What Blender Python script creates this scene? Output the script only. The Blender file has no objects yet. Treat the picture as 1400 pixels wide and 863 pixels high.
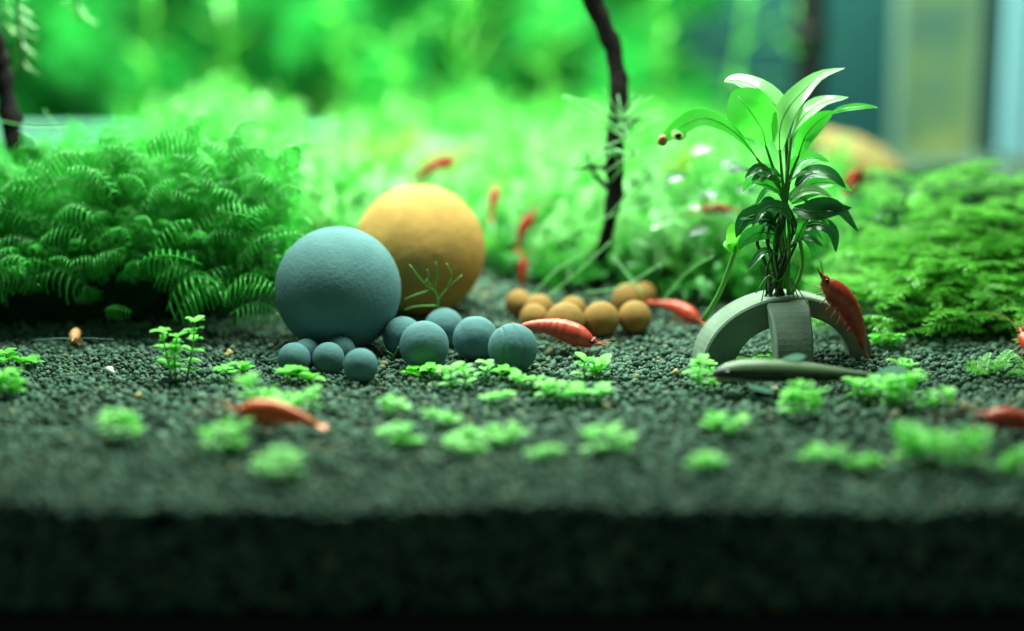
import bpy, math, random
import numpy as np
from mathutils import Matrix, Vector

random.seed(7)
rng = np.random.default_rng(7)
S = 0.01                                  # everything below is written in centimetres
scene = bpy.context.scene
COL = scene.collection

# ------------------------------------------------------------------ camera
CAM_Y, CAM_Z = -75.0, 20.0
FPX = 3158.0                              # focal length in photo pixels (1400 wide)
PITCH = math.atan((431.5 + 352.0) / FPX)  # looking down
cam = bpy.data.cameras.new('camera')
cam_o = bpy.data.objects.new('camera', cam)
COL.objects.link(cam_o)
cam_o.location = (0, CAM_Y * S, CAM_Z * S)
cam_o.rotation_euler = (math.pi / 2 - PITCH, 0, 0)
cam.sensor_width = 36.0
cam.lens = 36.0 * FPX / 1400.0
cam.clip_start, cam.clip_end = 0.02, 20.0
cam.dof.use_dof = True
cam.dof.focus_distance = 76.0 * S
cam.dof.aperture_fstop = 2.7
scene.camera = cam_o

# ------------------------------------------------------------------ light
world = bpy.data.worlds.new('World')
scene.world = world
world.use_nodes = True
world.node_tree.nodes['Background'].inputs[0].default_value = (0.10, 0.19, 0.14, 1)
world.node_tree.nodes['Background'].inputs[1].default_value = 0.5

def lamp(name, loc, size, power, color, rot=(0, 0, 0)):
    l = bpy.data.lights.new(name, 'AREA')
    l.shape = 'RECTANGLE'; l.size, l.size_y = size[0] * S, size[1] * S
    l.energy = power; l.color = color
    o = bpy.data.objects.new(name, l)
    o.location = [c * S for c in loc]; o.rotation_euler = rot
    COL.objects.link(o)
    return o
# the tank's LED hood above the water, a little behind the balls
LED = (0.74, 1.0, 0.78)
lamp('aquarium_hood_lamp', (-2, 6, 27), (34, 7), 3.0, LED)
lamp('aquarium_middle_hood_lamp', (-2, 21, 25), (44, 6), 1.7, LED)
lamp('aquarium_rear_hood_lamp', (-8, 36, 24), (46, 6), 5.2, LED)

vs = scene.view_settings
vs.view_transform = 'Standard'; vs.look = 'None'; vs.exposure = 0.0; vs.gamma = 1.0
vs.use_curve_mapping = False
scene.render.engine = 'CYCLES'

# ------------------------------------------------------------------ helpers
CP, SP = math.cos(PITCH), math.sin(PITCH)
def ray(px, py):
    u, v = (px - 700.0) / FPX, (431.5 - py) / FPX
    return np.array([u, CP + v * SP, -SP + v * CP])       # y forward, z up
def P(px, py, y):
    """point at world depth y (cm) seen at photo pixel"""
    r = ray(px, py); t = (y - CAM_Y) / r[1]
    return np.array([r[0] * t, y, CAM_Z + r[2] * t])
def gz(x, y):
    x = np.asarray(x, float); y = np.asarray(y, float)
    s = np.where(y > 2, 0.03 * (y - 2), 0.0)
    lip = np.clip((-9 - y) / 6, 0, 1)
    w = 0.10 * np.sin(x * 0.37 + 1.0) + 0.07 * np.sin(x * 0.9 + 2) + 0.05 * np.sin(x * 1.7)
    return s + lip * w + 0.05 * np.sin(x * 0.8 + y * 0.5) * np.cos(y * 0.9)
def G(px, py):
    """ground point under a photo pixel"""
    lo, hi = -17.0, 45.0
    for _ in range(50):
        m = (lo + hi) / 2; p = P(px, py, m)
        if p[2] > gz(p[0], m): lo = m
        else: hi = m
    return P(px, py, (lo + hi) / 2)
def ppc(y): return FPX / (y - CAM_Y)                      # pixels per cm (about)

def mesh_np(name, V, F, smooth=True):
    """V (n,3) in cm, F (m,k) uniform polygons"""
    V = np.asarray(V, np.float32) * S; F = np.asarray(F, np.int32)
    me = bpy.data.meshes.new(name)
    me.vertices.add(len(V)); me.vertices.foreach_set('co', V.ravel())
    k = F.shape[1]
    me.loops.add(F.size); me.loops.foreach_set('vertex_index', F.ravel())
    me.polygons.add(len(F))
    me.polygons.foreach_set('loop_start', np.arange(0, F.size, k, dtype=np.int32))
    me.polygons.foreach_set('loop_total', np.full(len(F), k, np.int32))
    if smooth: me.polygons.foreach_set('use_smooth', np.ones(len(F), bool))
    me.update(calc_edges=True); me.validate()
    return me
def mesh_py(name, V, F, smooth=True):
    me = bpy.data.meshes.new(name)
    me.from_pydata([tuple(float(c) * S for c in v) for v in V], [], [tuple(f) for f in F])
    if smooth:
        for p in me.polygons: p.use_smooth = True
    me.update(); return me
class MB:
    def __init__(s): s.V = []; s.F = []
    def add(s, V, F):
        b = len(s.V); s.V += [tuple(v) for v in V]; s.F += [tuple(i + b for i in f) for f in F]; return s
    def mesh(s, name, smooth=True): return mesh_py(name, s.V, s.F, smooth)
def tube(pts, rad, sides=6, cap=True):
    pts = np.asarray(pts, float); n = len(pts)
    rad = np.full(n, rad, float) if np.isscalar(rad) else np.asarray(rad, float)
    T = np.gradient(pts, axis=0); T /= np.linalg.norm(T, axis=1)[:, None] + 1e-9
    up = np.array([0, 0, 1.0]) if abs(T[0][2]) < 0.9 else np.array([1.0, 0, 0])
    V = []; F = []
    N = np.cross(T[0], up); N /= np.linalg.norm(N)
    for i in range(n):
        N = N - T[i] * N.dot(T[i]); N /= np.linalg.norm(N) + 1e-9
        B = np.cross(T[i], N)
        for k in range(sides):
            a = 2 * math.pi * k / sides
            V.append(pts[i] + rad[i] * (math.cos(a) * N + math.sin(a) * B))
    for i in range(n - 1):
        for k in range(sides):
            k2 = (k + 1) % sides
            F.append((i * sides + k, i * sides + k2, (i + 1) * sides + k2, (i + 1) * sides + k))
    if cap:
        F.append(tuple(range(sides))[::-1]); F.append(tuple((n - 1) * sides + k for k in range(sides)))
    return V, F
def spline(ctrl, n):
    c = np.asarray(ctrl, float); m = len(c)
    e = np.vstack([2 * c[0] - c[1], c, 2 * c[-1] - c[-2]])
    out = []
    for t in np.linspace(0, m - 1 - 1e-6, n):
        i = int(t); f = t - i; p0, p1, p2, p3 = e[i:i + 4]
        out.append(0.5 * ((2 * p1) + (-p0 + p2) * f + (2 * p0 - 5 * p1 + 4 * p2 - p3) * f * f + (-p0 + 3 * p1 - 3 * p2 + p3) * f ** 3))
    return np.array(out)
def box(x0, x1, y0, y1, z0, z1):
    V = [(x, y, z) for z in (z0, z1) for y in (y0, y1) for x in (x0, x1)]
    F = [(0, 2, 3, 1), (4, 5, 7, 6), (0, 1, 5, 4), (2, 6, 7, 3), (0, 4, 6, 2), (1, 3, 7, 5)]
    return V, F
def icos(sub=0):
    import bmesh
    bm = bmesh.new(); bmesh.ops.create_icosphere(bm, subdivisions=sub + 1, radius=1.0)
    V = np.array([v.co[:] for v in bm.verts]); F = np.array([[v.index for v in f.verts] for f in bm.faces]); bm.free()
    return V, F
def rotz(a):
    c, s = np.cos(a), np.sin(a); return np.array([[c, -s, 0], [s, c, 0], [0, 0, 1.0]])
def rotx(a):
    c, s = np.cos(a), np.sin(a); return np.array([[1.0, 0, 0], [0, c, -s], [0, s, c]])
def roty(a):
    c, s = np.cos(a), np.sin(a); return np.array([[c, 0, s], [0, 1.0, 0], [-s, 0, c]])
def scatter(temps, idx, M, L):
    """join many transformed copies of (V,F) templates of equal face size; idx picks the template"""
    VV = []; FF = []; base = 0
    idx = np.asarray(idx)
    for ti, (V, F) in enumerate(temps):
        sel = np.where(idx == ti)[0]
        if not len(sel): continue
        W = np.einsum('nij,kj->nki', M[sel], V) + L[sel][:, None, :]
        n = len(sel)
        F2 = F[None] + (np.arange(n) * len(V))[:, None, None] + base
        VV.append(W.reshape(-1, 3)); FF.append(F2.reshape(-1, F.shape[1])); base += n * len(V)
    return np.vstack(VV), np.vstack(FF)

def link(name, data, loc=(0, 0, 0), parent=None, mat=None):
    o = bpy.data.objects.new(name, data)
    COL.objects.link(o)
    o.location = [float(c) * S for c in loc]
    if parent is not None: o.parent = parent
    if mat is not None and data is not None:
        if len(data.materials) == 0: data.materials.append(mat)
    return o
def tag(o, label=None, cat=None, group=None, kind=None):
    if label: o['label'] = label
    if cat: o['category'] = cat
    if group: o['group'] = group
    if kind: o['kind'] = kind
    return o
def thing(name, label, cat, loc, group=None, kind=None):
    return tag(link(name, None, loc), label, cat, group, kind)
def rel(V, base): return np.asarray(V, float) - np.asarray(base, float)

# ------------------------------------------------------------------ materials
def mat_new(name):
    m = bpy.data.materials.new(name); m.use_nodes = True
    nt = m.node_tree; nt.nodes.clear()
    out = nt.nodes.new('ShaderNodeOutputMaterial')
    return m, nt, out
def N(nt, t, **kw):
    n = nt.nodes.new(t)
    for k, v in kw.items():
        if k in n.inputs: n.inputs[k].default_value = v
        else: setattr(n, k, v)
    return n
def ramp(nt, fac, stops):
    r = nt.nodes.new('ShaderNodeValToRGB')
    e = r.color_ramp.elements
    while len(e) < len(stops): e.new(0.5)
    for el, (p, c) in zip(e, stops): el.position = p; el.color = (*c, 1)
    nt.links.new(fac, r.inputs[0]); return r.outputs[0]
def principled(name, stops, scale=100.0, rough=0.7, bump=0.0, bscale=400.0, spec=0.3, coord='Object', detail=4.0, bdist=0.001):
    m, nt, out = mat_new(name)
    tc = N(nt, 'ShaderNodeTexCoord')
    nz = N(nt, 'ShaderNodeTexNoise', Scale=scale, Detail=detail)
    nt.links.new(tc.outputs[coord], nz.inputs['Vector'])
    b = N(nt, 'ShaderNodeBsdfPrincipled', Roughness=rough)
    b.inputs['Specular IOR Level'].default_value = spec
    nt.links.new(ramp(nt, nz.outputs['Fac'], stops), b.inputs['Base Color'])
    if bump:
        bn = N(nt, 'ShaderNodeTexNoise', Scale=bscale, Detail=6.0)
        nt.links.new(tc.outputs[coord], bn.inputs['Vector'])
        bp = N(nt, 'ShaderNodeBump', Strength=bump, Distance=bdist)
        nt.links.new(bn.outputs['Fac'], bp.inputs['Height']); nt.links.new(bp.outputs[0], b.inputs['Normal'])
    nt.links.new(b.outputs[0], out.inputs[0])
    return m
def leafmat(name, dark, light, trans, tfac=0.45, rough=0.35, spec=0.5, scale=60.0, island=True, pale=None):
    """thin leaf: reflects and lets light through; colour varies from leaf to leaf"""
    m, nt, out = mat_new(name)
    geo = N(nt, 'ShaderNodeNewGeometry'); tc = N(nt, 'ShaderNodeTexCoord')
    nz = N(nt, 'ShaderNodeTexNoise', Scale=scale, Detail=3.0)
    nt.links.new(tc.outputs['Object'], nz.inputs['Vector'])
    oi = N(nt, 'ShaderNodeObjectInfo')
    mx = N(nt, 'ShaderNodeMath', operation='ADD'); mx.use_clamp = True
    m2 = N(nt, 'ShaderNodeMath', operation='MULTIPLY'); m2.inputs[1].default_value = 0.5
    nt.links.new(geo.outputs['Random Per Island'] if island else oi.outputs['Random'], m2.inputs[0])
    m3 = N(nt, 'ShaderNodeMath', operation='MULTIPLY_ADD'); m3.inputs[1].default_value = 1.2; m3.inputs[2].default_value = -0.35
    nt.links.new(nz.outputs['Fac'], m3.inputs[0])
    nt.links.new(m2.outputs[0], mx.inputs[0]); nt.links.new(m3.outputs[0], mx.inputs[1])
    col = ramp(nt, mx.outputs[0], [(0.05, dark), (0.8, light)] + ([(1.0, pale)] if pale else []))  # the pale end puts glossy highlights into the leaf colour
    b = N(nt, 'ShaderNodeBsdfPrincipled', Roughness=rough)
    b.inputs['Specular IOR Level'].default_value = spec
    nt.links.new(col, b.inputs['Base Color'])
    t = N(nt, 'ShaderNodeBsdfTranslucent'); t.inputs[0].default_value = (*trans, 1)
    ms = N(nt, 'ShaderNodeMixShader'); ms.inputs[0].default_value = tfac
    nt.links.new(b.outputs[0], ms.inputs[1]); nt.links.new(t.outputs[0], ms.inputs[2])
    nt.links.new(ms.outputs[0], out.inputs[0])
    return m

M = {}
M['soil'] = principled('gap_shaded_soil', [(0.3, (0.008, 0.011, 0.010)), (0.7, (0.02, 0.026, 0.023))], 90, 0.9, 0.6, 900, 0.2)  # near-black bed: shade between the grains is put into its colour
def granule_mat():
    m, nt, out = mat_new('soil_granule')
    geo = N(nt, 'ShaderNodeNewGeometry'); tc = N(nt, 'ShaderNodeTexCoord'); oi = N(nt, 'ShaderNodeObjectInfo')
    nz = N(nt, 'ShaderNodeTexNoise', Scale=1400.0, Detail=3.0)
    nt.links.new(tc.outputs['Object'], nz.inputs['Vector'])
    ad = N(nt, 'ShaderNodeMath', operation='ADD'); nt.links.new(geo.outputs['Random Per Island'], ad.inputs[0]); nt.links.new(oi.outputs['Random'], ad.inputs[1])
    fr = N(nt, 'ShaderNodeMath', operation='FRACT'); nt.links.new(ad.outputs[0], fr.inputs[0])
    c = ramp(nt, fr.outputs[0], [(0.0, (0.038, 0.074, 0.055)), (0.5, (0.076, 0.138, 0.102)), (0.94, (0.14, 0.225, 0.17)), (0.985, (0.22, 0.20, 0.12))])
    b = N(nt, 'ShaderNodeBsdfPrincipled', Roughness=0.85); b.inputs['Specular IOR Level'].default_value = 0.25
    nt.links.new(c, b.inputs['Base Color'])
    bp = N(nt, 'ShaderNodeBump', Strength=0.5, Distance=0.0004)
    nt.links.new(nz.outputs['Fac'], bp.inputs['Height']); nt.links.new(bp.outputs[0], b.inputs['Normal'])
    nt.links.new(b.outputs[0], out.inputs[0]); return m
M['granule'] = granule_mat()
M['blue'] = principled('blue_clay', [(0.3, (0.085, 0.18, 0.205)), (0.7, (0.115, 0.215, 0.24))], 120, 0.85, 0.35, 700, 0.2, bdist=0.0006)
M['yellow'] = principled('ochre_clay', [(0.3, (0.38, 0.19, 0.045)), (0.7, (0.50, 0.26, 0.07))], 90, 0.8, 0.5, 160, 0.25, bdist=0.0012)
M['yellow_small'] = principled('ochre_clay_small', [(0.3, (0.27, 0.135, 0.04)), (0.7, (0.36, 0.185, 0.055))], 150, 0.8, 0.3, 500, 0.2, bdist=0.0005)
M['ceramic'] = principled('grey_ceramic', [(0.3, (0.15, 0.20, 0.16)), (0.7, (0.23, 0.28, 0.22))], 130, 0.7, 0.3, 900, 0.3, bdist=0.0005)
M['bark'] = principled('dark_bark', [(0.35, (0.006, 0.005, 0.006)), (0.7, (0.022, 0.015, 0.016))], 220, 0.9, 0.8, 500, 0.08)
M['rock'] = principled('tan_rock', [(0.3, (0.24, 0.16, 0.055)), (0.7, (0.42, 0.28, 0.10))], 40, 0.8, 0.5, 200, 0.3)
M['core'] = principled('moss_core', [(0.3, (0.004, 0.016, 0.007)), (0.7, (0.012, 0.06, 0.015))], 120, 0.9, 0.5, 500, 0.1)  # near-black: the shadow behind the fronds is painted into this core
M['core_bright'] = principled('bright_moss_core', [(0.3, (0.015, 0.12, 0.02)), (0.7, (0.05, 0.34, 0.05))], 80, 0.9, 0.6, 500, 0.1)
M['frond'] = leafmat('frond_green', (0.022, 0.26, 0.03), (0.16, 0.80, 0.15), (0.07, 0.74, 0.06), 0.42, 0.25, 0.65)
M['hairmoss'] = leafmat('hair_moss_green', (0.03, 0.30, 0.04), (0.16, 0.80, 0.15), (0.08, 0.75, 0.08), 0.5, 0.3, 0.5)
M['layer'] = leafmat('layered_frond_green', (0.05, 0.24, 0.02), (0.30, 0.74, 0.12), (0.16, 0.66, 0.05), 0.4, 0.3, 0.6, pale=(.6, .85, .5))
M['fuzz'] = leafmat('fuzzy_moss_green', (0.012, 0.14, 0.025), (0.14, 0.64, 0.11), (0.05, 0.60, 0.05), 0.4, 0.3, 0.6, pale=(.6, .85, .55))
M['fuzz_back'] = leafmat('far_plant_green', (0.006, 0.16, 0.03), (0.05, 0.62, 0.11), (0.02, 0.56, 0.07), 0.45, 0.4, 0.4, scale=25.0)
M['carpet'] = leafmat('carpet_leaf_green', (0.10, 0.52, 0.05), (0.34, 0.86, 0.16), (0.22, 0.85, 0.08), 0.45, 0.4, 0.4, island=False)
M['midrib'] = leafmat('midrib_green', (0.14, 0.50, 0.12), (0.22, 0.58, 0.16), (0.15, 0.7, 0.1), 0.4, island=False)
M['stem'] = leafmat('stem_green', (0.08, 0.30, 0.05), (0.16, 0.42, 0.08), (0.1, 0.4, 0.06), 0.25)
M['leaf'] = leafmat('broad_leaf_green', (0.06, 0.34, 0.06), (0.10, 0.46, 0.09), (0.10, 0.85, 0.06), 0.5, 0.22, 0.7, island=False)
M['leaf_dark'] = leafmat('old_leaf_green', (0.010, 0.07, 0.025), (0.03, 0.16, 0.05), (0.02, 0.14, 0.03), 0.3, 0.25, 0.6, island=False)
M['leaf_mid'] = leafmat('mid_leaf_green', (0.02, 0.16, 0.04), (0.06, 0.30, 0.07), (0.05, 0.40, 0.05), 0.4, 0.3, 0.5, island=False)
M['leaf_pale'] = leafmat('sheen_leaf_green', (0.30, 0.62, 0.26), (0.42, 0.74, 0.34), (0.3, 0.8, 0.2), 0.4, 0.2, 0.8, island=False)  # light green leaves, with the white sheen of glossy tops in the colour
M['root'] = principled('plant_root', [(0.3, (0.02, 0.05, 0.02)), (0.7, (0.05, 0.09, 0.03))], 200, 0.7, 0.3, 600)
M['hair'] = leafmat('filament_green', (0.25, 0.62, 0.25), (0.45, 0.80, 0.42), (0.3, 0.8, 0.3), 0.35)
M['shrimp'] = principled('red_shell', [(0.28, (0.46, 0.028, 0.016)), (0.52, (0.60, 0.06, 0.034)), (0.78, (0.72, 0.15, 0.09))], 260, 0.32, 0.2, 900, 0.5, bdist=0.0003)
M['shrimp_deep'] = principled('deep_red_shell', [(0.28, (0.20, 0.004, 0.002)), (0.52, (0.30, 0.010, 0.005)), (0.78, (0.38, 0.03, 0.014))], 260, 0.6, 0.2, 900, 0.15, bdist=0.0003)  # shell colour darkened against the strong lamp over the back shrimps
M['shrimp_pale'] = principled('pale_shell', [(0.3, (0.75, 0.22, 0.10)), (0.7, (0.80, 0.42, 0.22))], 260, 0.4)
M['eye'] = principled('black_eye', [(0.3, (0.004, 0.004, 0.004)), (0.7, (0.01, 0.01, 0.01))], 50, 0.15, spec=0.6)
M['panel'] = principled('teal_back_panel', [(0.3, (0.012, 0.07, 0.08)), (0.7, (0.018, 0.09, 0.095))], 8, 0.5)
M['column'] = principled('algae_column', [(0.35, (0.09, 0.18, 0.14)), (0.5, (0.18, 0.27, 0.13)), (0.65, (0.36, 0.38, 0.12))], 22, 0.5, spec=0.4)
M['column_edge'] = principled('column_edge', [(0.3, (0.16, 0.26, 0.21)), (0.7, (0.20, 0.30, 0.22))], 22, 0.4)
M['cyan'] = principled('pale_cyan_edge', [(0.3, (0.26, 0.52, 0.64)), (0.7, (0.30, 0.56, 0.68))], 12, 0.4)
M['rim'] = principled('pale_rim', [(0.3, (0.10, 0.26, 0.22)), (0.7, (0.18, 0.40, 0.33))], 30, 0.5)
M['black'] = principled('black_trim', [(0.3, (0.004, 0.004, 0.004)), (0.7, (0.007, 0.007, 0.007))], 30, 0.6)
M['white'] = principled('white_grit', [(0.3, (0.6, 0.65, 0.7)), (0.7, (0.8, 0.82, 0.85))], 300, 0.6)
M['tan'] = principled('tan_grit', [(0.3, (0.5, 0.34, 0.14)), (0.7, (0.6, 0.45, 0.2))], 300, 0.7)

# ------------------------------------------------------------------ setting: soil
Y0, Y1 = -16.0, 33.5
nx, ny = 120, 130
xs = np.linspace(-27, 27, nx); ys = np.linspace(Y0, Y1, ny)
X, Yg = np.meshgrid(xs, ys)
V = np.stack([X, Yg, gz(X, Yg) - 0.06], -1).reshape(-1, 3)
ii = np.arange(nx * ny).reshape(ny, nx)
F = np.stack([ii[:-1, :-1], ii[:-1, 1:], ii[1:, 1:], ii[1:, :-1]], -1).reshape(-1, 4)
fr = V.reshape(ny, nx, 3)[0].copy(); fr[:, 2] = -2.95
b0 = len(V); V = np.vstack([V, fr])
fi = np.stack([ii[0, :-1], b0 + np.arange(nx - 1), b0 + np.arange(1, nx), ii[0, 1:]], -1)
F = np.vstack([F, fi])
soil = link('soil_bed', mesh_np('soil_bed', V, F), (0, 0, 0), None, M['soil'])
tag(soil, 'dark grey-green granular aquarium soil sloping up to the back', None, None, 'structure')

# granules: lumpy pellets, real geometry
def lumpy(sub, seed):
    V, F = icos(sub); r = np.random.default_rng(seed)
    k = r.normal(size=(5, 3)) * 1.6; ph = r.uniform(0, 6, 5)
    d = 1 + 0.34 * np.sin(V @ k.T + ph).sum(1) / 2 + .06 * r.normal(size=len(V))
    V = V * d[:, None] * r.uniform(0.7, 1.2, 3)
    return V, F
G0 = [lumpy(0, s) for s in range(10)]; G1 = [lumpy(1, s + 20) for s in range(10)]
def rand_rot(n):
    q = rng.normal(size=(n, 4)); q /= np.linalg.norm(q, axis=1)[:, None]
    w, x, y, z = q.T
    return np.stack([np.stack([1-2*(y*y+z*z), 2*(x*y-z*w), 2*(x*z+y*w)], -1),
                     np.stack([2*(x*y+z*w), 1-2*(x*x+z*z), 2*(y*z-x*w)], -1),
                     np.stack([2*(x*z-y*w), 2*(y*z+x*w), 1-2*(x*x+y*y)], -1)], 1)
def soil_pts(y0, y1, sp):
    hw = 0.2217 * (y1 + 75) + 1.5
    gx = np.arange(-hw, hw, sp); gy = np.arange(y0, y1, sp)
    A, B = np.meshgrid(gx, gy); A = A.ravel() + rng.uniform(-.5, .5, A.size) * sp; B = B.ravel() + rng.uniform(-.5, .5, B.size) * sp
    k = B > Y0; A, B = A[k], B[k]
    return A, B
def granules(name, y0, y1, sp, temps, r0):
    A, B = soil_pts(y0, y1, sp); n = len(A)
    R = rand_rot(n) * (r0 * rng.uniform(0.65, 1.25, n))[:, None, None]
    L = np.stack([A, B, gz(A, B) + rng.uniform(-0.15, 0.09, n)], -1)
    V, F = scatter(temps, rng.integers(0, len(temps), n), R, L)
    o = link(name, mesh_np(name, V, F, False), (0, 0, 0), soil, M['granule'])
    tag(o, None, None, None, 'stuff'); return o
granules('soil_granules', -16.2, -4.5, 0.19, G0, 0.115)
granules('soil_granules', -4.5, 6.5, 0.145, G0, 0.086)
granules('soil_granules', 6.5, 33.0, 0.30, G0, 0.17)
# granules pressed against the front pane
n = 2600
A = rng.uniform(-14.5, 14.5, n); Z = rng.uniform(-2.9, 0.02, n)
L = np.stack([A, np.full(n, -16.0) + rng.uniform(-.04, .05, n), Z + gz(A, -16.0) * (Z + 2.9) / 2.9], -1)
V, F = scatter(G0, rng.integers(0, 10, n), rand_rot(n) * (0.13 * rng.uniform(.7, 1.2, n))[:, None, None], L)
tag(link('soil_granules', mesh_np('soil_granules', V, F, False), (0, 0, 0), soil, M['granule']), None, None, None, 'stuff')
# 300 single granules lying loose where the lens is sharp
gm = []
for V, F in G1:
    me = mesh_np('soil_granule', V * 0.095, F, False); me.materials.append(M['granule']); gm.append(me)
for i in range(300):
    p = G(random.uniform(20, 1380), random.uniform(468, 535))
    o = link('soil_granule', gm[i % 10], (p[0], p[1], gz(p[0], p[1]) + 0.08), soil)
    o.rotation_euler = [random.uniform(0, 6) for _ in range(3)]; k = random.uniform(0.8, 1.25); o.scale = (k, k, k)

# ------------------------------------------------------------------ setting: tank rim, back panel, column
me = MB().add(*box(-30, 30, -16.5, -15.2, -6, -2.93)).mesh('front_trim', False)
o = link('tank_trim', me, (0, 0, 0), None, M['black']); tag(o, 'black bottom trim of the tank below the soil edge', 'trim')
me = MB().add(*box(-27, 10, 33.6, 35.2, -1, 2.05)).mesh('rim', False)
o = link('back_ledge', me, (0, 0, 0), None, M['rim']); tag(o, None, None, None, 'structure')
me = MB().add(*box(-40, 40, 35.2, 70, -1.5, -1.0)).mesh('fl', False)
o = link('rear_floor', me, (0, 0, 0), None, M['panel']); tag(o, None, None, None, 'structure')
me = MB().add(*box(-40, 40, 46, 46.6, -2, 26)).mesh('back', False)
o = link('back_wall', me, (0, 0, 0), None, M['panel']); tag(o, None, None, None, 'structure')
a, b = P(1228, 100, 40), P(1340, 100, 40)
base = ((a[0] + b[0]) / 2, 41, 0)
col = thing('filter_column', 'pale green algae-stained square column at the back wall', 'column', base)
w = (b[0] - a[0]) / 2
link('face_panel', MB().add(*box(-w + .35, w - .35, -1, 1, -1, 24)).mesh('f', False), (0, 0, 0), col, M['column'])
for s in (-1, 1):
    link('corner_strip', MB().add(*box(s * (w - .175) - .175, s * (w - .175) + .175, -1.15, 1.1, -1, 24)).mesh('e', False), (0, 0, 0), col, M['column_edge'])
a = P(1400, 100, 34)
o = link('glass_edge', MB().add(*box(-.5, 2.0, -.6, .6, -1, 24)).mesh('g', False), (a[0], 35.9, 0), None, M['cyan'])
tag(o, 'pale cyan upright glass strip beside the algae-stained column', 'glass strip')
a = P(1114, 30, 36)
pp = thing('filter_pipe', 'dark upright filter pipe behind the broad-leaved plant', 'pipe', (a[0], 37.5, -1))
V, F = tube([(0, 0, z) for z in np.linspace(0, 25, 8)], 0.75, 20)
link('tube', mesh_py('t', V, F), (0, 0, 0), pp, M['black'])
V, F = tube([(0, 0, 7.0), (0, 0, 7.6)], 0.95, 20)
link('collar', mesh_py('t', V, F), (0, 0, 0), pp, M['black'])

# ------------------------------------------------------------------ moss and plant templates
def blade(p0, p1, w, droop=0.0, nrm=None):
    """thin 4-quad leaf strip as triangles-free quads"""
    p0 = np.array(p0, float); p1 = np.array(p1, float); d = p1 - p0
    s = np.cross(d, nrm if nrm is not None else (0, 0, 1.0)); l = np.linalg.norm(s)
    s = s / l if l > 1e-6 else np.array([1.0, 0, 0])
    V = []
    for t, ww in ((0, .35), (.4, 1), (.75, .8), (1, .1)):
        c = p0 + d * t + np.array([0, 0, -droop * t * t])
        V += [c - s * w * ww, c + s * w * ww]
    F = [(0, 1, 3, 2), (2, 3, 5, 4), (4, 5, 7, 6)]
    return V, F
def tri_tube(pts, r0, r1):
    V, F = tube(pts, np.linspace(r0, r1, len(pts)), 3, False); return V, F
def frond_arch(seed):
    """one curling caterpillar-like frond, about 1 long, arching along +x"""
    r = random.Random(seed); mb = MB()
    h = r.uniform(.22, .38); bend = r.uniform(-.12, .12); end = r.uniform(.75, .95)
    def p(t): return np.array([t * (1 - .12 * t), bend * math.sin(t * 2), h * math.sin(math.pi * end * t) * (1.25 - .35 * t)])
    mb.add(*tri_tube([p(t) for t in np.linspace(0, 1, 9)], .016, .008))
    nn = r.randint(8, 11)
    for i in range(nn):
        t = .12 + .86 * i / (nn - 1)
        w = (.08 + .22 * math.sin(math.pi * (0.12 + .8 * t))) * r.uniform(.9, 1.1)
        for s in (-1, 1):
            q = []
            curl = r.uniform(1.9, 2.6)
            for a in np.linspace(0, curl, 5):
                q.append(p(t) + np.array([.05 * a - .02 * a * a + r.uniform(-.01, .01), s * w * math.sin(a) * .8, -w * (1 - math.cos(a)) * .8]))
            mb.add(*tri_tube(q, .022, .011))
    return mb
def frond_flat(seed):
    """one flat feathered frond, about 1 long, along +x in the xy plane"""
    r = random.Random(seed); mb = MB()
    def p(t): return np.array([t, .05 * math.sin(t * 3 + seed), .10 * math.sin(t * 2.6) - .06 * t * t])
    mb.add(*tri_tube([p(t) for t in np.linspace(0, 1, 6)], .014, .006))
    nn = 12
    for i in range(nn):
        t = .1 + .9 * i / (nn - 1); w = .26 * (1.05 - t) ** .6 * r.uniform(.75, 1.15)
        for s in (-1, 1):
            d = np.array([.55 * w, s * w, r.uniform(-.06, .04)])
            mb.add(*blade(p(t), p(t) + d, .021, .03))
            mb.add(*blade(p(t) + d * .5, p(t) + d * .5 + np.array([.09, s * .02, .01]), .014))
            mb.add(*blade(p(t) + d * .35, p(t) + d * .35 + np.array([.02, s * .09, .015]), .014))
    return mb
def tuft(seed, nb=16, w=.035, spread=1.0):
    r = random.Random(seed); mb = MB()
    for i in range(nb):
        a = r.uniform(0, 6.28); e = r.uniform(.1, 1.35) / spread
        l = r.uniform(.5, 1.0)
        d = np.array([math.cos(a) * math.cos(e), math.sin(a) * math.cos(e), math.sin(e)]) * l
        mb.add(*blade((0, 0, 0), d, w, .15))
    return mb
def whorl_sprig(seed, nodes=6, nb=6, w=.03, l=.35):
    r = random.Random(seed); mb = MB()
    for k in range(nodes):
        z = k / (nodes - 1); ll = l * (1.1 - .6 * z)
        c = np.array([.08 * math.sin(k * .9 + seed), .08 * math.cos(k * 1.1), z])
        for i in range(nb):
            a = 6.283 * i / nb + k * .5 + r.uniform(-.2, .2)
            mb.add(*blade(c, c + np.array([math.cos(a) * ll, math.sin(a) * ll, ll * r.uniform(.0, .5)]), w, .04))
    return mb
def quads(mb): return np.array(mb.V), np.array([f for f in mb.F if len(f) == 4])

ARCH = [quads(frond_arch(s)) for s in range(10)]
FLAT = [quads(frond_flat(s)) for s in range(8)]
TUFT = [quads(tuft(s)) for s in range(8)]
SPRIG = [quads(whorl_sprig(s)) for s in range(6)]

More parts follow.
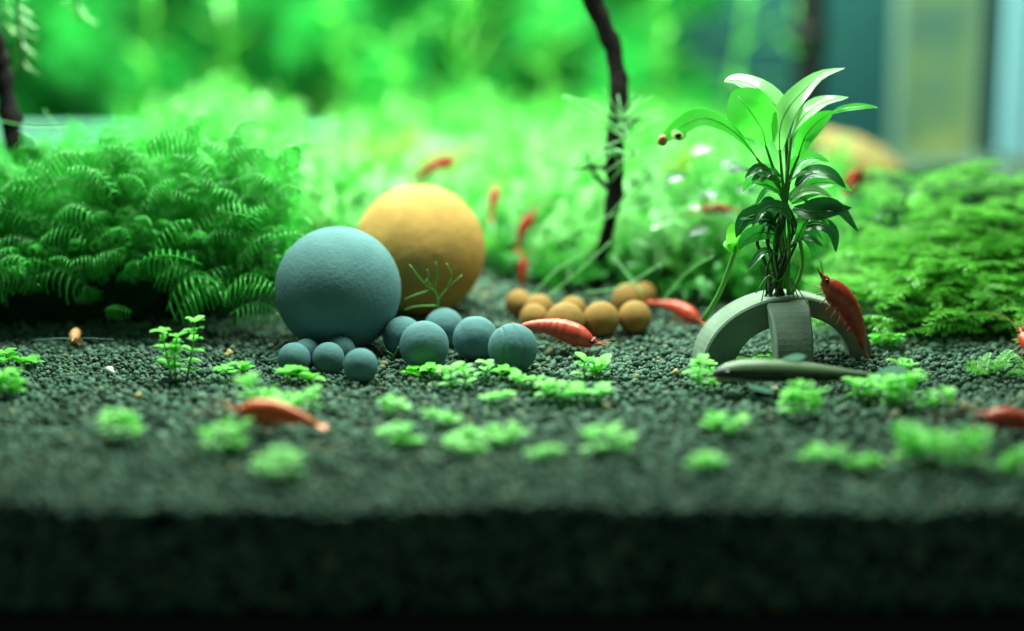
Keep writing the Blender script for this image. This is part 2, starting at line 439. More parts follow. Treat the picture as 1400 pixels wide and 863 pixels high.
def core_mesh(rx, ry, rz, seed, amp=.08, zmin=-.3):
    V, F = icos(3); r = np.random.default_rng(seed)
    d = np.ones(len(V))
    for f, a in ((2.5, 1), (5, .6), (10, .35)):
        k = r.normal(size=(4, 3)) * f; ph = r.uniform(0, 6, 4)
        d += amp * a * np.sin(V @ k.T + ph).sum(1) / 2
    V = V * d[:, None] * np.array([rx, ry, rz])
    V[:, 2] = np.maximum(V[:, 2], zmin)
    return V, F
def frame_out(nrm, yaw, pitch):
    """rotation whose +x looks along the normal turned by yaw (about z), lifted by pitch"""
    a = math.atan2(nrm[1], nrm[0]) + yaw
    return rotz(a) @ roty(-pitch)
def mound_points(n, R, front_only=True, zlo=.12):
    pts = []
    while len(pts) < n:
        v = rng.normal(size=3); v /= np.linalg.norm(v)
        if v[2] < zlo: continue
        if front_only and v[1] > .55: continue
        pts.append(v)
    return np.array(pts)
def moss_mound(name, label, cat, center, R, core_k, seed, group=None, zmin=-.3):
    c = np.array([center[0], center[1], float(gz(center[0], center[1]))])
    t = thing(name, label, cat, c, group)
    return t, c

# ------------------------------------------------------------------ left moss: curling fronds
t, c = moss_mound('curly_moss', 'mound of dark green moss with curling caterpillar-like fronds beside the big blue ball', 'moss', (-14.5, 12.0), None, None, 1)
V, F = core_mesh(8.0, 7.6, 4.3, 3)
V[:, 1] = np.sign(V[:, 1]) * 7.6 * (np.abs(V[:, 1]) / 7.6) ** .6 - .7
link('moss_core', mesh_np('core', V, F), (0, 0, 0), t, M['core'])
def face_pts(n, x0, x1, top, bot, y0, y1, jit=.5):
    out = []
    for i in range(n):
        px = random.uniform(x0, x1); a, b_ = top(px), bot(px); s_ = random.random() ** .8
        out.append(P(px, a + (b_ - a) * s_, y0 + (y1 - y0) * (1 - s_) ** 1.2 + random.uniform(-jit, jit)))
    return out
am = []
for s in range(10):
    me = mesh_np('frond', *ARCH[s]); me.materials.append(M['frond']); am.append(me)
def put(me, loc, rot3, scale, parent, name='frond'):
    o = link(name, me, (0, 0, 0), parent)
    m = Matrix([list(rot3[0]) + [0], list(rot3[1]) + [0], list(rot3[2]) + [0], [0, 0, 0, 1]])
    o.matrix_local = Matrix.Translation(Vector([float(q) * S for q in loc])) @ m.to_4x4() @ Matrix.Scale(scale, 4)
    return o
cnt = 0
ltop = lambda x: 192 + 14 * math.sin(x * .02) + (28 if x < 50 else 0)
lbot = lambda x: 392 + 26 * math.sin(x * .045 + 1.2) + random.uniform(-14, 22)
for q in face_pts(225, -60, 400, ltop, lbot, 2.0, 4.8):
    yaw = random.choice([0, math.pi]) + random.gauss(-.1, .45)
    put(am[cnt % 10], q - c, rotz(yaw) @ roty(-random.uniform(-.3, .8)) @ rotx(random.gauss(0, .45)), random.choice([.8, 1.0, 1.3, 1.6, 1.9]) * random.uniform(.85, 1.15), t); cnt += 1
# hand-set sharp fronds low at the front
for (px, py, yd, sc, yaw, pt) in [(228, 425, 1.7, 2.3, -.15, .42), (238, 438, 1.4, 2.2, .1, .30), (232, 405, 2.2, 2.1, .05, .25), (310, 400, 2.4, 2.3, -.1, .35),
                          (128, 400, 2.0, -2.2, .0, .1), (60, 352, 3.0, -1.9, .2, .2), (315, 430, 1.6, 1.8, .1, -.1), (175, 370, 2.8, 2.1, .4, .3),
                          (240, 345, 3.2, 2.6, .1, .5), (110, 330, 3.6, 2.0, -.2, .5), (60, 330, 3.4, 1.9, 1.8, .3), (150, 300, 4.2, 2.4, .2, .6), (300, 360, 3.2, 2.4, .1, .3),
                          (262, 410, 1.8, 1.9, .2, .5), (180, 345, 3.4, 2.2, 2.9, .5), (90, 290, 5.0, 2.2, .4, .6), (205, 320, 3.8, 2.1, .2, .4), (120, 265, 6.0, 2.2, .0, .7), (60, 255, 6.4, 2.0, .3, .7)]:
    p = P(px, py, yd) - c
    yw = yaw + (math.pi if sc < 0 else 0)
    put(am[cnt % 10], p, rotz(yw) @ roty(-pt), abs(sc), t); cnt += 1
# the fine moss filling behind the fronds
n = 420
fp = face_pts(n, -70, 405, ltop, lambda x: 385, 2.6, 6.0)
MM = np.array([rotz(rng.uniform(0, 6.28)) @ roty(-rng.uniform(-.2, .8)) * rng.uniform(.6, 1.3) for q in fp])
V, F = scatter(ARCH, rng.integers(0, 10, n), MM, np.array(fp) - c)
tag(link('fine_fronds', mesh_np('fine', V, F), (0, 0, 0), t, M['frond']), None, None, None, 'stuff')

n = 1100
fp = face_pts(n, -70, 405, lambda x: ltop(x) - 22, lambda x: 330, 3.6, 8.0, .8)
HAIR = [quads(tuft(s_ + 50, 14, .012)) for s_ in range(8)]
V, F = scatter(HAIR, rng.integers(0, 8, n), rand_rot(n) * rng.uniform(.5, 1.3, n)[:, None, None], np.array(fp) - c)
tag(link('fine_tufts', mesh_np('fine', V, F), (0, 0, 0), t, M['hairmoss']), None, None, None, 'stuff')

# ------------------------------------------------------------------ fuzzy moss mounds
def fuzzy(name, label, cen, R, n, size, temps, mat, seed, core='core', ck=.84, group=None, zlo=.05, cat='moss'):
    t, c = moss_mound(name, label, cat, cen, None, None, seed, group)
    R = np.array(R, float)
    V, F = core_mesh(*(R * ck), seed, .1)
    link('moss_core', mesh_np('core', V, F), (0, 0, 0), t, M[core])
    v = mound_points(n, R, True, zlo)
    MM = []
    for q in v:
        d = q / R; d /= np.linalg.norm(d)
        d = d + rng.normal(size=3) * .35 + np.array([0, 0, .3]); d /= np.linalg.norm(d)
        u = np.cross(d, rng.normal(size=3)); u /= np.linalg.norm(u)
        MM.append(np.stack([u, np.cross(d, u), d], 1) * rng.uniform(.6, 1.3) * size)
    V, F = scatter(temps, rng.integers(0, len(temps), n), np.array(MM), v * R * rng.uniform(.82, 1.02, n)[:, None])
    tag(link('moss_tufts', mesh_np('tufts', V, F), (0, 0, 0), t, M[mat]), None, None, None, 'stuff')
    n2 = int(n * .35); v = mound_points(n2, R, True, max(zlo, .25))
    MM = []
    for q in v:
        d = q / R; d /= np.linalg.norm(d); d = d * .6 + rng.normal(size=3) * .45 + np.array([0, 0, .7]); d /= np.linalg.norm(d)
        u = np.cross(d, rng.normal(size=3)); u /= np.linalg.norm(u)
        MM.append(np.stack([u, np.cross(d, u), d], 1) * rng.uniform(.8, 1.9))
    V, F = scatter(FEATHER, rng.integers(0, len(FEATHER), n2), np.array(MM), v * R * rng.uniform(.9, 1.02, n2)[:, None])
    tag(link('moss_feathers', mesh_np('feathers', V, F), (0, 0, 0), t, M['fuzz_tip']), None, None, None, 'stuff')
    return t, c
M['fuzz_tip'] = leafmat('moss_tip_green', (0.03, 0.26, 0.03), (0.22, 0.68, 0.11), (0.10, 0.62, 0.06), 0.4, 0.3, 0.6, pale=(.5, .8, .42))
FEATHER = [quads(whorl_sprig(s_ + 90, 9, 5, .016, .26)) for s_ in range(6)]
fuzzy('fuzzy_moss', 'fine fuzzy bright green moss bank between curly moss and yellow ball', (-8.4, 12.5), (4.0, 6.5, 3.8), 1300, .75, TUFT + SPRIG, 'fuzz', 11)
fuzzy('fuzzy_moss', 'blurred feathery moss hump rising behind the curly moss mound', (-12.2, 22), (4.5, 4, 4.2), 800, 1.0, TUFT + SPRIG, 'fuzz', 12)
fuzzy('fuzzy_moss', 'bright blurred moss bank directly behind the yellow ball', (-2.6, 20), (5.2, 9, 1.9), 1000, .9, TUFT, 'fuzz', 13)
fuzzy('fuzzy_moss', 'pale blurred moss bank behind the small yellow balls', (2.6, 15.5), (4.2, 7.5, 3.0), 900, .85, TUFT, 'fuzz', 14)
fuzzy('fuzzy_moss', 'bright moss bank between the dark twig and the broad-leaved plant', (7.2, 13.5), (4.0, 7.5, 3.5), 1100, .8, TUFT + SPRIG, 'fuzz', 15)
fuzzy('fuzzy_moss', 'blurred moss bank behind the broad-leaved plant on the arch', (11.4, 15), (3.8, 7.5, 3.0), 750, .9, TUFT, 'fuzz', 16)
fuzzy('fuzzy_moss', 'low blurred moss strip along the pale back ledge', (1.0, 28.5), (11, 4.0, 2.7), 1000, 1.0, TUFT, 'fuzz', 17)

M['fuzz_glint'] = leafmat('moss_highlights', (0.45, 0.70, 0.42), (0.75, 0.92, 0.72), (0.6, 0.9, 0.6), 0.35, 0.25, 0.7)  # highlights of glossy leaves painted as pale tufts
M['fuzz_shade'] = leafmat('moss_shade', (0.008, 0.06, 0.02), (0.02, 0.13, 0.04), (0.01, 0.10, 0.02), 0.3, 0.3, 0.4)  # shade in the moss hollows painted as dark tufts
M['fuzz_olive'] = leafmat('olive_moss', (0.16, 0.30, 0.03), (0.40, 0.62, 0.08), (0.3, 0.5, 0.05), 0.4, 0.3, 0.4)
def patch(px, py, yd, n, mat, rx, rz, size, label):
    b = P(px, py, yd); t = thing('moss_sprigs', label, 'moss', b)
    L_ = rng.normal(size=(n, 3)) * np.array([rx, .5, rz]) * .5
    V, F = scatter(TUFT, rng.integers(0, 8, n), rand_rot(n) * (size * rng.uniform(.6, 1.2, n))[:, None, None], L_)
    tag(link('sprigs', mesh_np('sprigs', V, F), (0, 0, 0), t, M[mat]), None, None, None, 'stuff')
for a in [(505, 252, 13.5, 40, 'fuzz_glint', 1.8, .5, .5, 'whitish painted highlights on the moss right above the yellow ball'),
          (600, 205, 25, 26, 'fuzz_glint', 1.6, .5, .7, 'pale painted highlights on the moss behind the deep red shrimp'),
          (690, 205, 26, 40, 'fuzz_glint', 1.8, .6, .7, 'pale painted highlights on the moss near the back ledge, left of the tall twig'),
          (745, 290, 13.5, 36, 'fuzz_glint', 1.2, .8, .5, 'pale painted highlights on the moss left of the tall twig, above the small yellow balls'),
          (905, 300, 8, 18, 'fuzz_glint', .5, .4, .35, 'whitish painted highlights on the moss between the tall twig and the broad-leaved plant'),
          (780, 240, 16, 30, 'fuzz_shade', 1.1, .9, .6, 'painted shade in a moss hollow left of the tall twig'),
          (705, 310, 12.0, 40, 'fuzz_shade', 1.1, .5, .5, 'painted shade in a moss hollow right of the yellow ball'),
          (700, 358, 10.2, 40, 'fuzz_shade', 1.4, .35, .5, 'painted band of shade in the moss at the foot of the bank right of the yellow ball'),
          (880, 255, 10, 26, 'fuzz_shade', .8, .6, .5, 'painted shade in a moss hollow right of the tall twig'),
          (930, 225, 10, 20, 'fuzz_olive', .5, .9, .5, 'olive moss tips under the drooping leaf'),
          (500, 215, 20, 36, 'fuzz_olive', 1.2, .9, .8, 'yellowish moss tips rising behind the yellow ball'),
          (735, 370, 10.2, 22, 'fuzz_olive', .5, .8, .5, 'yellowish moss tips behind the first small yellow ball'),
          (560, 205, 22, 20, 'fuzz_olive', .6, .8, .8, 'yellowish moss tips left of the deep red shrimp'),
          (890, 375, 7.0, 26, 'fuzz_shade', 1.6, .3, .4, 'painted shade in fine moss behind the shrimp walking by the arch'),
          (1225, 290, 5.5, 16, 'fuzz_shade', .8, .4, .5, 'painted shade of a gap at the shoulder of the layered moss')]:
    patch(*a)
# ------------------------------------------------------------------ right moss: layered flat fronds
t, c = moss_mound('layered_moss', 'large mound of moss in flat layered fronds right of the arch', 'moss', (17.2, 11.5), None, None, 21)
V, F = core_mesh(5.4, 7.0, 3.5, 22)
V[:, 1] = np.sign(V[:, 1]) * 7.0 * (np.abs(V[:, 1]) / 7.0) ** .7 + .9
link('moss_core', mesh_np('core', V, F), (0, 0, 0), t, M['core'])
fm = []
for s in range(8):
    me = mesh_np('frond', *FLAT[s]); me.materials.append(M['layer']); fm.append(me)
cnt = 0
rtop = lambda x: 232 + max(0, (1265 - x)) * .95 + 8 * math.sin(x * .06)
rbot = lambda x: 448 + 8 * math.sin(x * .08)
for q in face_pts(230, 1160, 1450, rtop, rbot, 2.2, 9.0, .4):
    yaw = math.pi * random.choice([.95, 1.15, 1.4, 0, -.1]) + random.gauss(0, .3)
    put(fm[cnt % 8], q - c, rotz(yaw) @ roty(random.uniform(-.22, .16)) @ rotx(random.uniform(-.2, .2)), random.uniform(1.3, 2.4), t); cnt += 1
n = 520
fp = face_pts(n, 1165, 1480, rtop, lambda x: 410, 3.2, 12, .5)
MM = np.array([rotz(rng.uniform(0, 6.28)) @ roty(rng.uniform(-.3, .25)) @ rotx(rng.uniform(-.3, .3)) * rng.uniform(.8, 1.7) for q in fp])
V, F = scatter(FLAT, rng.integers(0, 8, n), MM, np.array(fp) - c)
tag(link('fine_fronds', mesh_np('fine', V, F), (0, 0, 0), t, M['layer']), None, None, None, 'stuff')

# ------------------------------------------------------------------ far green planting behind the tank ledge
nb = 6500
x = rng.uniform(-27, 10.5, nb); z = rng.uniform(-1, 13.5, nb)
y = 42 + 1.6 * np.sin(x * .5 + z * .6) + 1.2 * np.sin(x * 1.1 - z * .9 + 2) + rng.uniform(-.8, .8, nb)
edge = 9.8 + 1.6 * np.sin(z * .9) ; k = x < edge; x, y, z = x[k], y[k], z[k]; nb = len(x)
MM = []
for i in range(nb):
    d = np.array([rng.normal() * .5, -1, .25 + rng.normal() * .5]); d /= np.linalg.norm(d)
    u = np.cross(d, rng.normal(size=3)); u /= np.linalg.norm(u)
    MM.append(np.stack([u, np.cross(d, u), d], 1) * rng.uniform(.6, 1.6))
V, F = scatter(TUFT, rng.integers(0, 8, nb), np.array(MM), np.stack([x, y, z], -1))
o = link('moss_wall', mesh_np('moss_wall', V, F), (0, 0, 0), None, M['fuzz_back'])
tag(o, 'blurred green wall of moss filling the back of the tank', 'moss', None, 'stuff')

def stem_plant(px, py0, py1, yd, nleaf, ll, w, lab, mat='fuzz_tip', sway=.6):
    nleaf = int(nleaf * 1.5); w = w * .55
    b = P(px, py1, yd); tp = P(px, py0, yd); b[2] = -1.0
    t = thing('stem_plant', lab, 'plant', b, 'blurred stem plants before the moss wall')
    h = tp[2] - b[2]
    pts = np.array([(sway * math.sin(s * 2.2 + px), .3 * math.sin(s * 3), h * s) for s in np.linspace(0, 1, 10)])
    V, F = tube(pts, .12, 6); link('stem', mesh_py('stem', V, F), (0, 0, 0), t, M[mat])
    for i in range(nleaf):
        s = .1 + .9 * i / nleaf; q = pts[min(9, int(s * 9))]
        a = i * 2.4 + random.uniform(-.3, .3); e = random.uniform(-.1, .9)
        d = np.array([math.cos(a) * math.cos(e), math.sin(a) * math.cos(e) * .6, math.sin(e)]) * ll * random.uniform(.7, 1.2)
        V, F = blade(q, q + d, w, random.uniform(0, .5))
        link('leaf', mesh_py('leaf', V, F), (0, 0, 0), t, M[mat])
for i, (px, p0, p1, yd, nl, ll, w) in enumerate([(545, 40, 190, 35.8, 12, 3.6, .26), (650, -20, 190, 36.5, 18, 3.0, .25), (735, -20, 190, 37, 16, 2.6, .24),
                                   (460, -30, 180, 37.5, 16, 2.4, .3), (330, -30, 170, 37, 16, 2.6, .3), (900, -30, 190, 36.8, 18, 2.4, .26),
                                   (1010, -20, 190, 36.5, 16, 2.6, .28), (200, -30, 170, 37.5, 16, 2.4, .3), (1075, 0, 190, 37.8, 14, 2.8, .26)]):
    stem_plant(px, p0, p1, yd, nl, ll, w, 'tall blurred stem plant with long narrow leaves before the green moss wall', sway=.6)

# ------------------------------------------------------------------ balls
def sphere(r, seed, amp=.004, grooves=None, nu=56, nv=36):
    rr = np.random.default_rng(seed)
    V = []; F = []
    k = rr.normal(size=(6, 3)) * np.array([[2], [3], [5], [7], [9], [12]]); ph = rr.uniform(0, 6, 6)
    wts = np.array([1, .9, .8, .6, .5, .4])
    for i in range(nv + 1):
        th = math.pi * i / nv
        for j in range(nu):
            a = 2 * math.pi * j / nu
            d = np.array([math.sin(th) * math.cos(a), math.sin(th) * math.sin(a), math.cos(th)])
            q = r * (1 + amp * (np.sin(k @ d + ph) * wts).sum())
            if grooves:
                for (nn, off) in grooves:
                    nn = np.array(nn, float); nn /= np.linalg.norm(nn)
                    q -= r * .05 * math.exp(-((d @ nn - off) / .035) ** 2)
            V.append(d * q)
    for i in range(nv):
        for j in range(nu):
            j2 = (j + 1) % nu
            F.append((i * nu + j, (i + 1) * nu + j, (i + 1) * nu + j2, i * nu + j2))
    return mesh_np('ball', np.array(V), np.array(F))
def ball(name, px, py, rpx, mat, label, cat='ball', group=None, sink=.04, seed=0, amp=.004, grooves=None, hi=False):
    lo, hiy = -14.0, 30.0
    for _ in range(50):
        y = (lo + hiy) / 2; p = P(px, py, y); d = math.sqrt(p[0]**2 + (y - CAM_Y)**2 + (p[2] - CAM_Z)**2); r = rpx * d / FPX
        if p[2] - r * (1 - sink) > gz(p[0], y): lo = y
        else: hiy = y
    n = (96, 64) if hi else (56, 36)
    o = link(name, sphere(r, seed, amp, grooves, *n), p, None, M[mat])
    tag(o, label, cat, group); return o
ball('clay_ball', 462, 396, 86, 'blue', 'largest matt blue-grey clay ball beside the curly moss', seed=1, amp=.0012, hi=True)
ball('clay_ball', 573, 343, 90, 'yellow', 'largest ochre yellow clay ball standing behind the big blue ball', seed=2, amp=.0034, hi=True)
for i, (x, y, r) in enumerate([(402, 491, 22.5), (419, 482, 19), (449, 490, 22), (466, 479, 20), (493, 500, 24)]):
    ball('clay_ball', x, y, r, 'blue', 'tiny blue clay ball in the five-ball cluster before the largest blue ball', group='tiny blue clay balls', seed=5 + i)
for i, (x, y, r) in enumerate([(551, 461, 28), (580, 473, 34), (607, 449, 28)]):
    ball('clay_ball', x, y, r, 'blue', 'smooth medium blue clay ball beside the big blue ball', group='medium blue clay balls', seed=15 + i)
ball('clay_ball', 650, 463, 31, 'blue', 'medium blue clay ball with dents next to the grooved ball', seed=23, amp=.009)
ball('clay_ball', 701, 476, 34, 'blue', 'medium blue clay ball scored with grooves, touching the red shrimp', seed=24,
     grooves=[((1, .25, -.1), -.55), ((1, .3, -.2), -.22), ((1, .3, -.1), .12)], hi=True)
for i, (x, y, r) in enumerate([(709, 415, 19), (737, 422, 20), (730, 435, 20), (773, 440, 27), (783, 424, 19), (822, 437, 25), (868, 434, 23), (859, 410, 23), (880, 404, 18)]):
    ball('clay_ball', x, y, r, 'yellow_small', 'small ochre yellow clay ball in the row behind the red shrimp', group='small ochre clay balls', seed=30 + i)

# ------------------------------------------------------------------ ceramic arch with three legs
ac = G(1068, 487); ac[2] = float(gz(ac[0], ac[1]))
arch = thing('ceramic_arch', 'grey-green ceramic three-legged arch shelter with a plant growing on top', 'shelter', ac)
def arch_leg(ang, span, H, th, w0, w1, name='arch_leg'):
    V = []; F = []
    n = 18
    for i in range(n + 1):
        a = -0.12 + (math.pi / 2 + .12) * i / n
        f = max(0, i / n); wd = (w0 + (w1 - w0) * f ** 3) / 2
        co, so = math.cos(a), math.sin(a)
        o_ = (span * co, H * so); i_ = ((span - th) * co, (H - th * .8) * so - (.12 if a < 0 else 0))
        bev = .06
        for (rr, zz), s in ((o_, 1), (i_, -1)):
            e = bev
            if s == 1:
                V += [(rr - e * co, -wd, zz - e * so), (rr, -wd + e, zz), (rr, wd - e, zz), (rr - e * co, wd, zz - e * so)]
            else:
                V += [(rr + e * co, wd, zz + e * so), (rr, wd - e, zz), (rr, -wd + e, zz), (rr + e * co, -wd, zz + e * so)]
    for i in range(n):
        for k in range(8):
            k2 = (k + 1) % 8
            F.append((i * 8 + k, i * 8 + k2, (i + 1) * 8 + k2, (i + 1) * 8 + k))
    F.append(tuple(range(8))[::-1]); F.append(tuple(n * 8 + k for k in range(8)))
    V = np.array(V) @ rotz(ang).T
    me = mesh_py(name, V, F, False)
    return link(name, me, (0, 0, 0), arch, M['ceramic'])
HA = P(1068, 400, ac[1])[2] - ac[2]
arch_leg(math.pi + .28, 3.0, HA, 1.2, 1.15, 1.3)
arch_leg(.12, 3.0, HA - .012, .78, 1.0, 1.2)
arch_leg(-math.pi / 2 + .10, 2.2, HA - .05, .7, 1.25, 1.6)

# ------------------------------------------------------------------ broad-leaved plant on the arch
pb = ac + np.array([-.1, -.1, HA - .03])
plant = thing('broad_leaved_plant', 'broad-leaved green plant with tangled stems rooted on top of the ceramic arch', 'plant', pb)
def leaf_mesh(ctrl, width, nrm, fold=.15, prof='oval', n=14):
    """leaf blade along a world-space curve; nrm = where its face looks"""
    c = spline(ctrl, n); T = np.gradient(c, axis=0); T /= np.linalg.norm(T, axis=1)[:, None]
    if not isinstance(nrm, list): nrm = [nrm, nrm]
    V = []; F = []
    for i in range(n):
        t = i / (n - 1)
        nn = np.array(nrm[0], float) * (1 - t) + np.array(nrm[1], float) * t
        s = np.cross(T[i], nn); s /= np.linalg.norm(s) + 1e-9; up = np.cross(s, T[i])
        if prof == 'oval': w = math.sin(math.pi * min(1, .03 + .97 * t) ** .85) ** .75
        elif prof == 'obovate': w = math.sin(math.pi * min(1, .03 + .96 * t) ** 1.5) ** .7
        else: w = math.sin(math.pi * (.04 + .95 * t)) ** .6
        w *= width
        for k in (-1, -.55, 0, .55, 1):
            V.append(c[i] + s * w * k + up * (fold * w * (abs(k) ** 1.5) + .03 * w * math.sin(t * 17 + k * 2)))
    for i in range(n - 1):
        for k in range(4):
            F.append((i * 5 + k, i * 5 + k + 1, (i + 1) * 5 + k + 1, (i + 1) * 5 + k))
    return V, F
YP = float(pb[1])
def PX(l): return [P(x, y, YP + d) for x, y, d in l]
def leaf(ctrl, wpx, nrm, mat, fold=.15, prof='oval', label=None):
    V, F = leaf_mesh(PX(ctrl), wpx / ppc(YP), nrm, fold, prof)
    o = link('leaf', mesh_py('leaf', rel(V, pb), F), (0, 0, 0), plant, M[mat])
    if label: o['label'] = label
    cc = spline(PX(ctrl), 12); nn = np.array(nrm[0] if isinstance(nrm, list) else nrm, float); nn /= np.linalg.norm(nn)
    V, F = tube(cc[:-1] + nn * .012, np.linspace(.024, .008, 11), 5)
    link('midrib', mesh_py('midrib', rel(V, pb), F), (0, 0, 0), o, M['stem' if mat == 'leaf_dark' else 'midrib'])
    return o
UP, CAMN = (0, -.35, 1), (0, -1, .3)
leaf([(1074, 178, 0), (1066, 152, .3), (1038, 122, .7), (1008, 110, .9), (990, 112, .8)], 20, [(-.3, -.5, .8), (.1, -.45, 1)], 'leaf_pale', .1)
leaf([(1047, 200, -.2), (1042, 178, -.3), (1024, 150, -.4), (1003, 124, .1)], 32, (-.15, -1, .25), 'leaf', .12, 'obovate')
leaf([(1066, 205, -.3), (1066, 178, -.4), (1076, 150, -.4), (1096, 126, -.2), (1122, 104, .1), (1156, 93, .3)], 15, [(.1, -1, .3), (-.3, -.5, 1)], 'leaf_pale', .3)
leaf([(1082, 186, -.5), (1098, 160, -.8), (1124, 140, -.8), (1160, 133, -.5)], 15, [(-.3, -.5, 1), (.0, -.45, 1)], 'leaf_pale', .2)
leaf([(1092, 212, -.4), (1102, 185, -.6), (1120, 165, -.6), (1140, 152, -.5)], 14, (-.5, -1, .2), 'leaf', .2)
leaf([(1136, 156, -.2), (1155, 150, -.3), (1180, 147, -.3), (1201, 147, -.2)], 8, (0, -.5, 1), 'leaf', .35)
leaf([(1034, 216, -.3), (1014, 190, -.6), (985, 168, -.9), (955, 161, -1.2), (928, 175, -1.3), (898, 197, -1.3)], 14, [(.2, -.75, .9), (-.2, -1, .45)], 'leaf', .12, 'obovate', 'drooping green leaf with an orange tip and a dark round spot')
# the spotted, browned tip of the drooping leaf
q = P(928, 184, YP - 1.42)
def disc(c, r, nrm, h=.03):
    n_ = Vector(nrm).normalized(); rot = n_.to_track_quat('Z', 'Y').to_matrix(); V = []; F = []
    for k, (rr, hh) in enumerate(((r, 0), (r * .75, h), (r * .4, h * 1.2))):
        for j in range(16):
            a = 6.2832 * j / 16; V.append(np.array(c) + np.array(rot @ Vector((rr * math.cos(a), rr * math.sin(a), hh))))
    for k in range(2):
        for j in range(16):
            F.append((k * 16 + j, k * 16 + (j + 1) % 16, k * 16 + 16 + (j + 1) % 16, k * 16 + 16 + j))
    F.append(tuple(32 + j for j in range(16))); return V, F
V, F = disc(q, .25, (0, -.7, .7)); link('leaf_spot_ring', mesh_py('r', rel(V, pb), F), (0, 0, 0), plant, principled('olive_ring', [(.3, (.22, .55, .07)), (.7, (.32, .65, .10))], 200, .4))
V, F = disc(P(927, 185, YP - 1.50), .11, (0, -.7, .7), .04); link('leaf_spot', mesh_py('r', rel(V, pb), F), (0, 0, 0), plant, M['eye'])
iv, if_ = icos(1)
link('leaf_tip', mesh_np('tip', rel(iv * np.array([.16, .12, .19]) + P(906, 192, YP - 1.3), pb), if_), (0, 0, 0), plant, M['shrimp_pale'])
# lower, older leaves
D = 'leaf_dark'
leaf([(1062, 300, -.2), (1044, 292, -.5), (1018, 300, -.7), (1006, 326, -.8)], 13, (-.2, -1, .4), D)
leaf([(1058, 320, -.2), (1040, 318, -.6), (1020, 326, -.8), (1010, 342, -.9)], 11, (-.2, -1, .3), 'leaf_mid')
leaf([(1088, 255, -.2), (1108, 238, -.4), (1135, 240, -.6), (1157, 258, -.7)], 14, (.1, -.6, .9), D, .3)
leaf([(1085, 265, .1), (1110, 252, .3), (1140, 250, .5), (1165, 262, .6)], 15, (.1, -.6, .9), 'leaf', .3)
leaf([(1090, 295, -.3), (1115, 282, -.6), (1145, 285, -.8), (1174, 318, -.9)], 12, (.2, -.8, .7), D, .25)
leaf([(1085, 285, -.3), (1110, 290, -.8), (1135, 288, -.9), (1165, 284, -.9)], 13, (0, -.9, .5), D, .25)
leaf([(1092, 312, -.3), (1118, 306, -.6), (1138, 318, -.8), (1143, 346, -.9)], 11, (.3, -.8, .5), D, .25)
leaf([(1086, 318, -.2), (1100, 318, -.5), (1112, 335, -.6), (1113, 352, -.6)], 10, (.2, -1, .3), 'leaf_mid', .2)
leaf([(1076, 245, .3), (1090, 225, .5), (1112, 216, .6), (1135, 222, .7)], 12, (0, -.6, .9), 'leaf', .3)
leaf([(1070, 262, .4), (1050, 245, .6), (1032, 245, .8), (1015, 262, .9)], 16, (-.2, -.7, .8), 'leaf', .25)
leaf([(1080, 275, -.6), (1096, 262, -.9), (1118, 262, -1.1), (1138, 270, -1.2)], 9, (0, -.7, .9), 'leaf_pale', .3)
leaf([(1082, 300, -.5), (1070, 286, -.9), (1052, 282, -1.1), (1036, 292, -1.2)], 10, (0, -.8, .6), D, .2)
leaf([(1088, 330, -.5), (1104, 300, -.8), (1122, 300, -1.0), (1134, 308, -1.1)], 9, (0, -.7, .9), 'leaf', .3)
for i in range(26):
    a_ = random.choice([-1, 1]); x0 = 1070 + a_ * random.uniform(2, 14); y0 = random.uniform(235, 350); l_ = random.uniform(24, 46); dy = random.uniform(-14, 26); dd = random.uniform(-1.2, .8)
    leaf([(x0, y0, dd * .3), (x0 + a_ * l_ * .5, y0 - 8 + dy * .2, dd * .7), (x0 + a_ * l_, y0 + dy, dd)], random.uniform(5, 9), (a_ * .1, -.7, .8), random.choice([D, 'leaf_mid', 'leaf_mid', 'leaf']), .25)
# stems, petioles and roots
def strand(ctrl, r, mat, name='stem', parent=None, base=None, n=12, taper=.6):
    c = spline(ctrl, n); V, F = tube(c, np.linspace(r, r * taper, n), 6)
    return link(name, mesh_py(name, rel(V, base if base is not None else pb), F), (0, 0, 0), parent or plant, M[mat])
hub = (1076, 245, 0)
strand(PX([(1064, 405, .1), (1060, 360, .1), (1066, 300, 0), (1076, 245, 0), (1074, 178, 0)]), .10, 'root')
for tip in [(1047, 200, -.2), (1066, 205, -.3), (1082, 186, -.5), (1092, 212, -.4), (1034, 216, -.3)]:
    strand(PX([(1074, 280, 0), (1072 + (tip[0] - 1072) * .4, 245, -.1), tip]), .075, 'stem', 'petiole')
strand(PX([(1100, 190, -.5), (1118, 170, -.4), (1136, 156, -.2)]), .05, 'stem', 'petiole')
for i in range(17):
    bx = 1062 + random.uniform(-20, 20); tx = 1072 + random.uniform(-34, 30); mx = (bx + tx) / 2 + random.uniform(-20, 20)
    strand(PX([(bx, 408 + random.uniform(-2, 4), random.uniform(-.5, .3)), (mx, 365, random.uniform(-.5, .3)), (tx + random.uniform(-8, 8), 320, random.uniform(-.5, .3)), (1074, 275, 0)]),
           random.uniform(.035, .075), random.choice(['root', 'root', 'stem']), 'root', n=10, taper=.8)
for i in range(6):
    a = random.choice([-1, 1])
    strand(PX([(1064, 385, -.4), (1064 + a * 14, 378, -.5), (1064 + a * random.uniform(22, 45), random.uniform(395, 425), -.8)]), .03, 'stem', 'root', n=8)

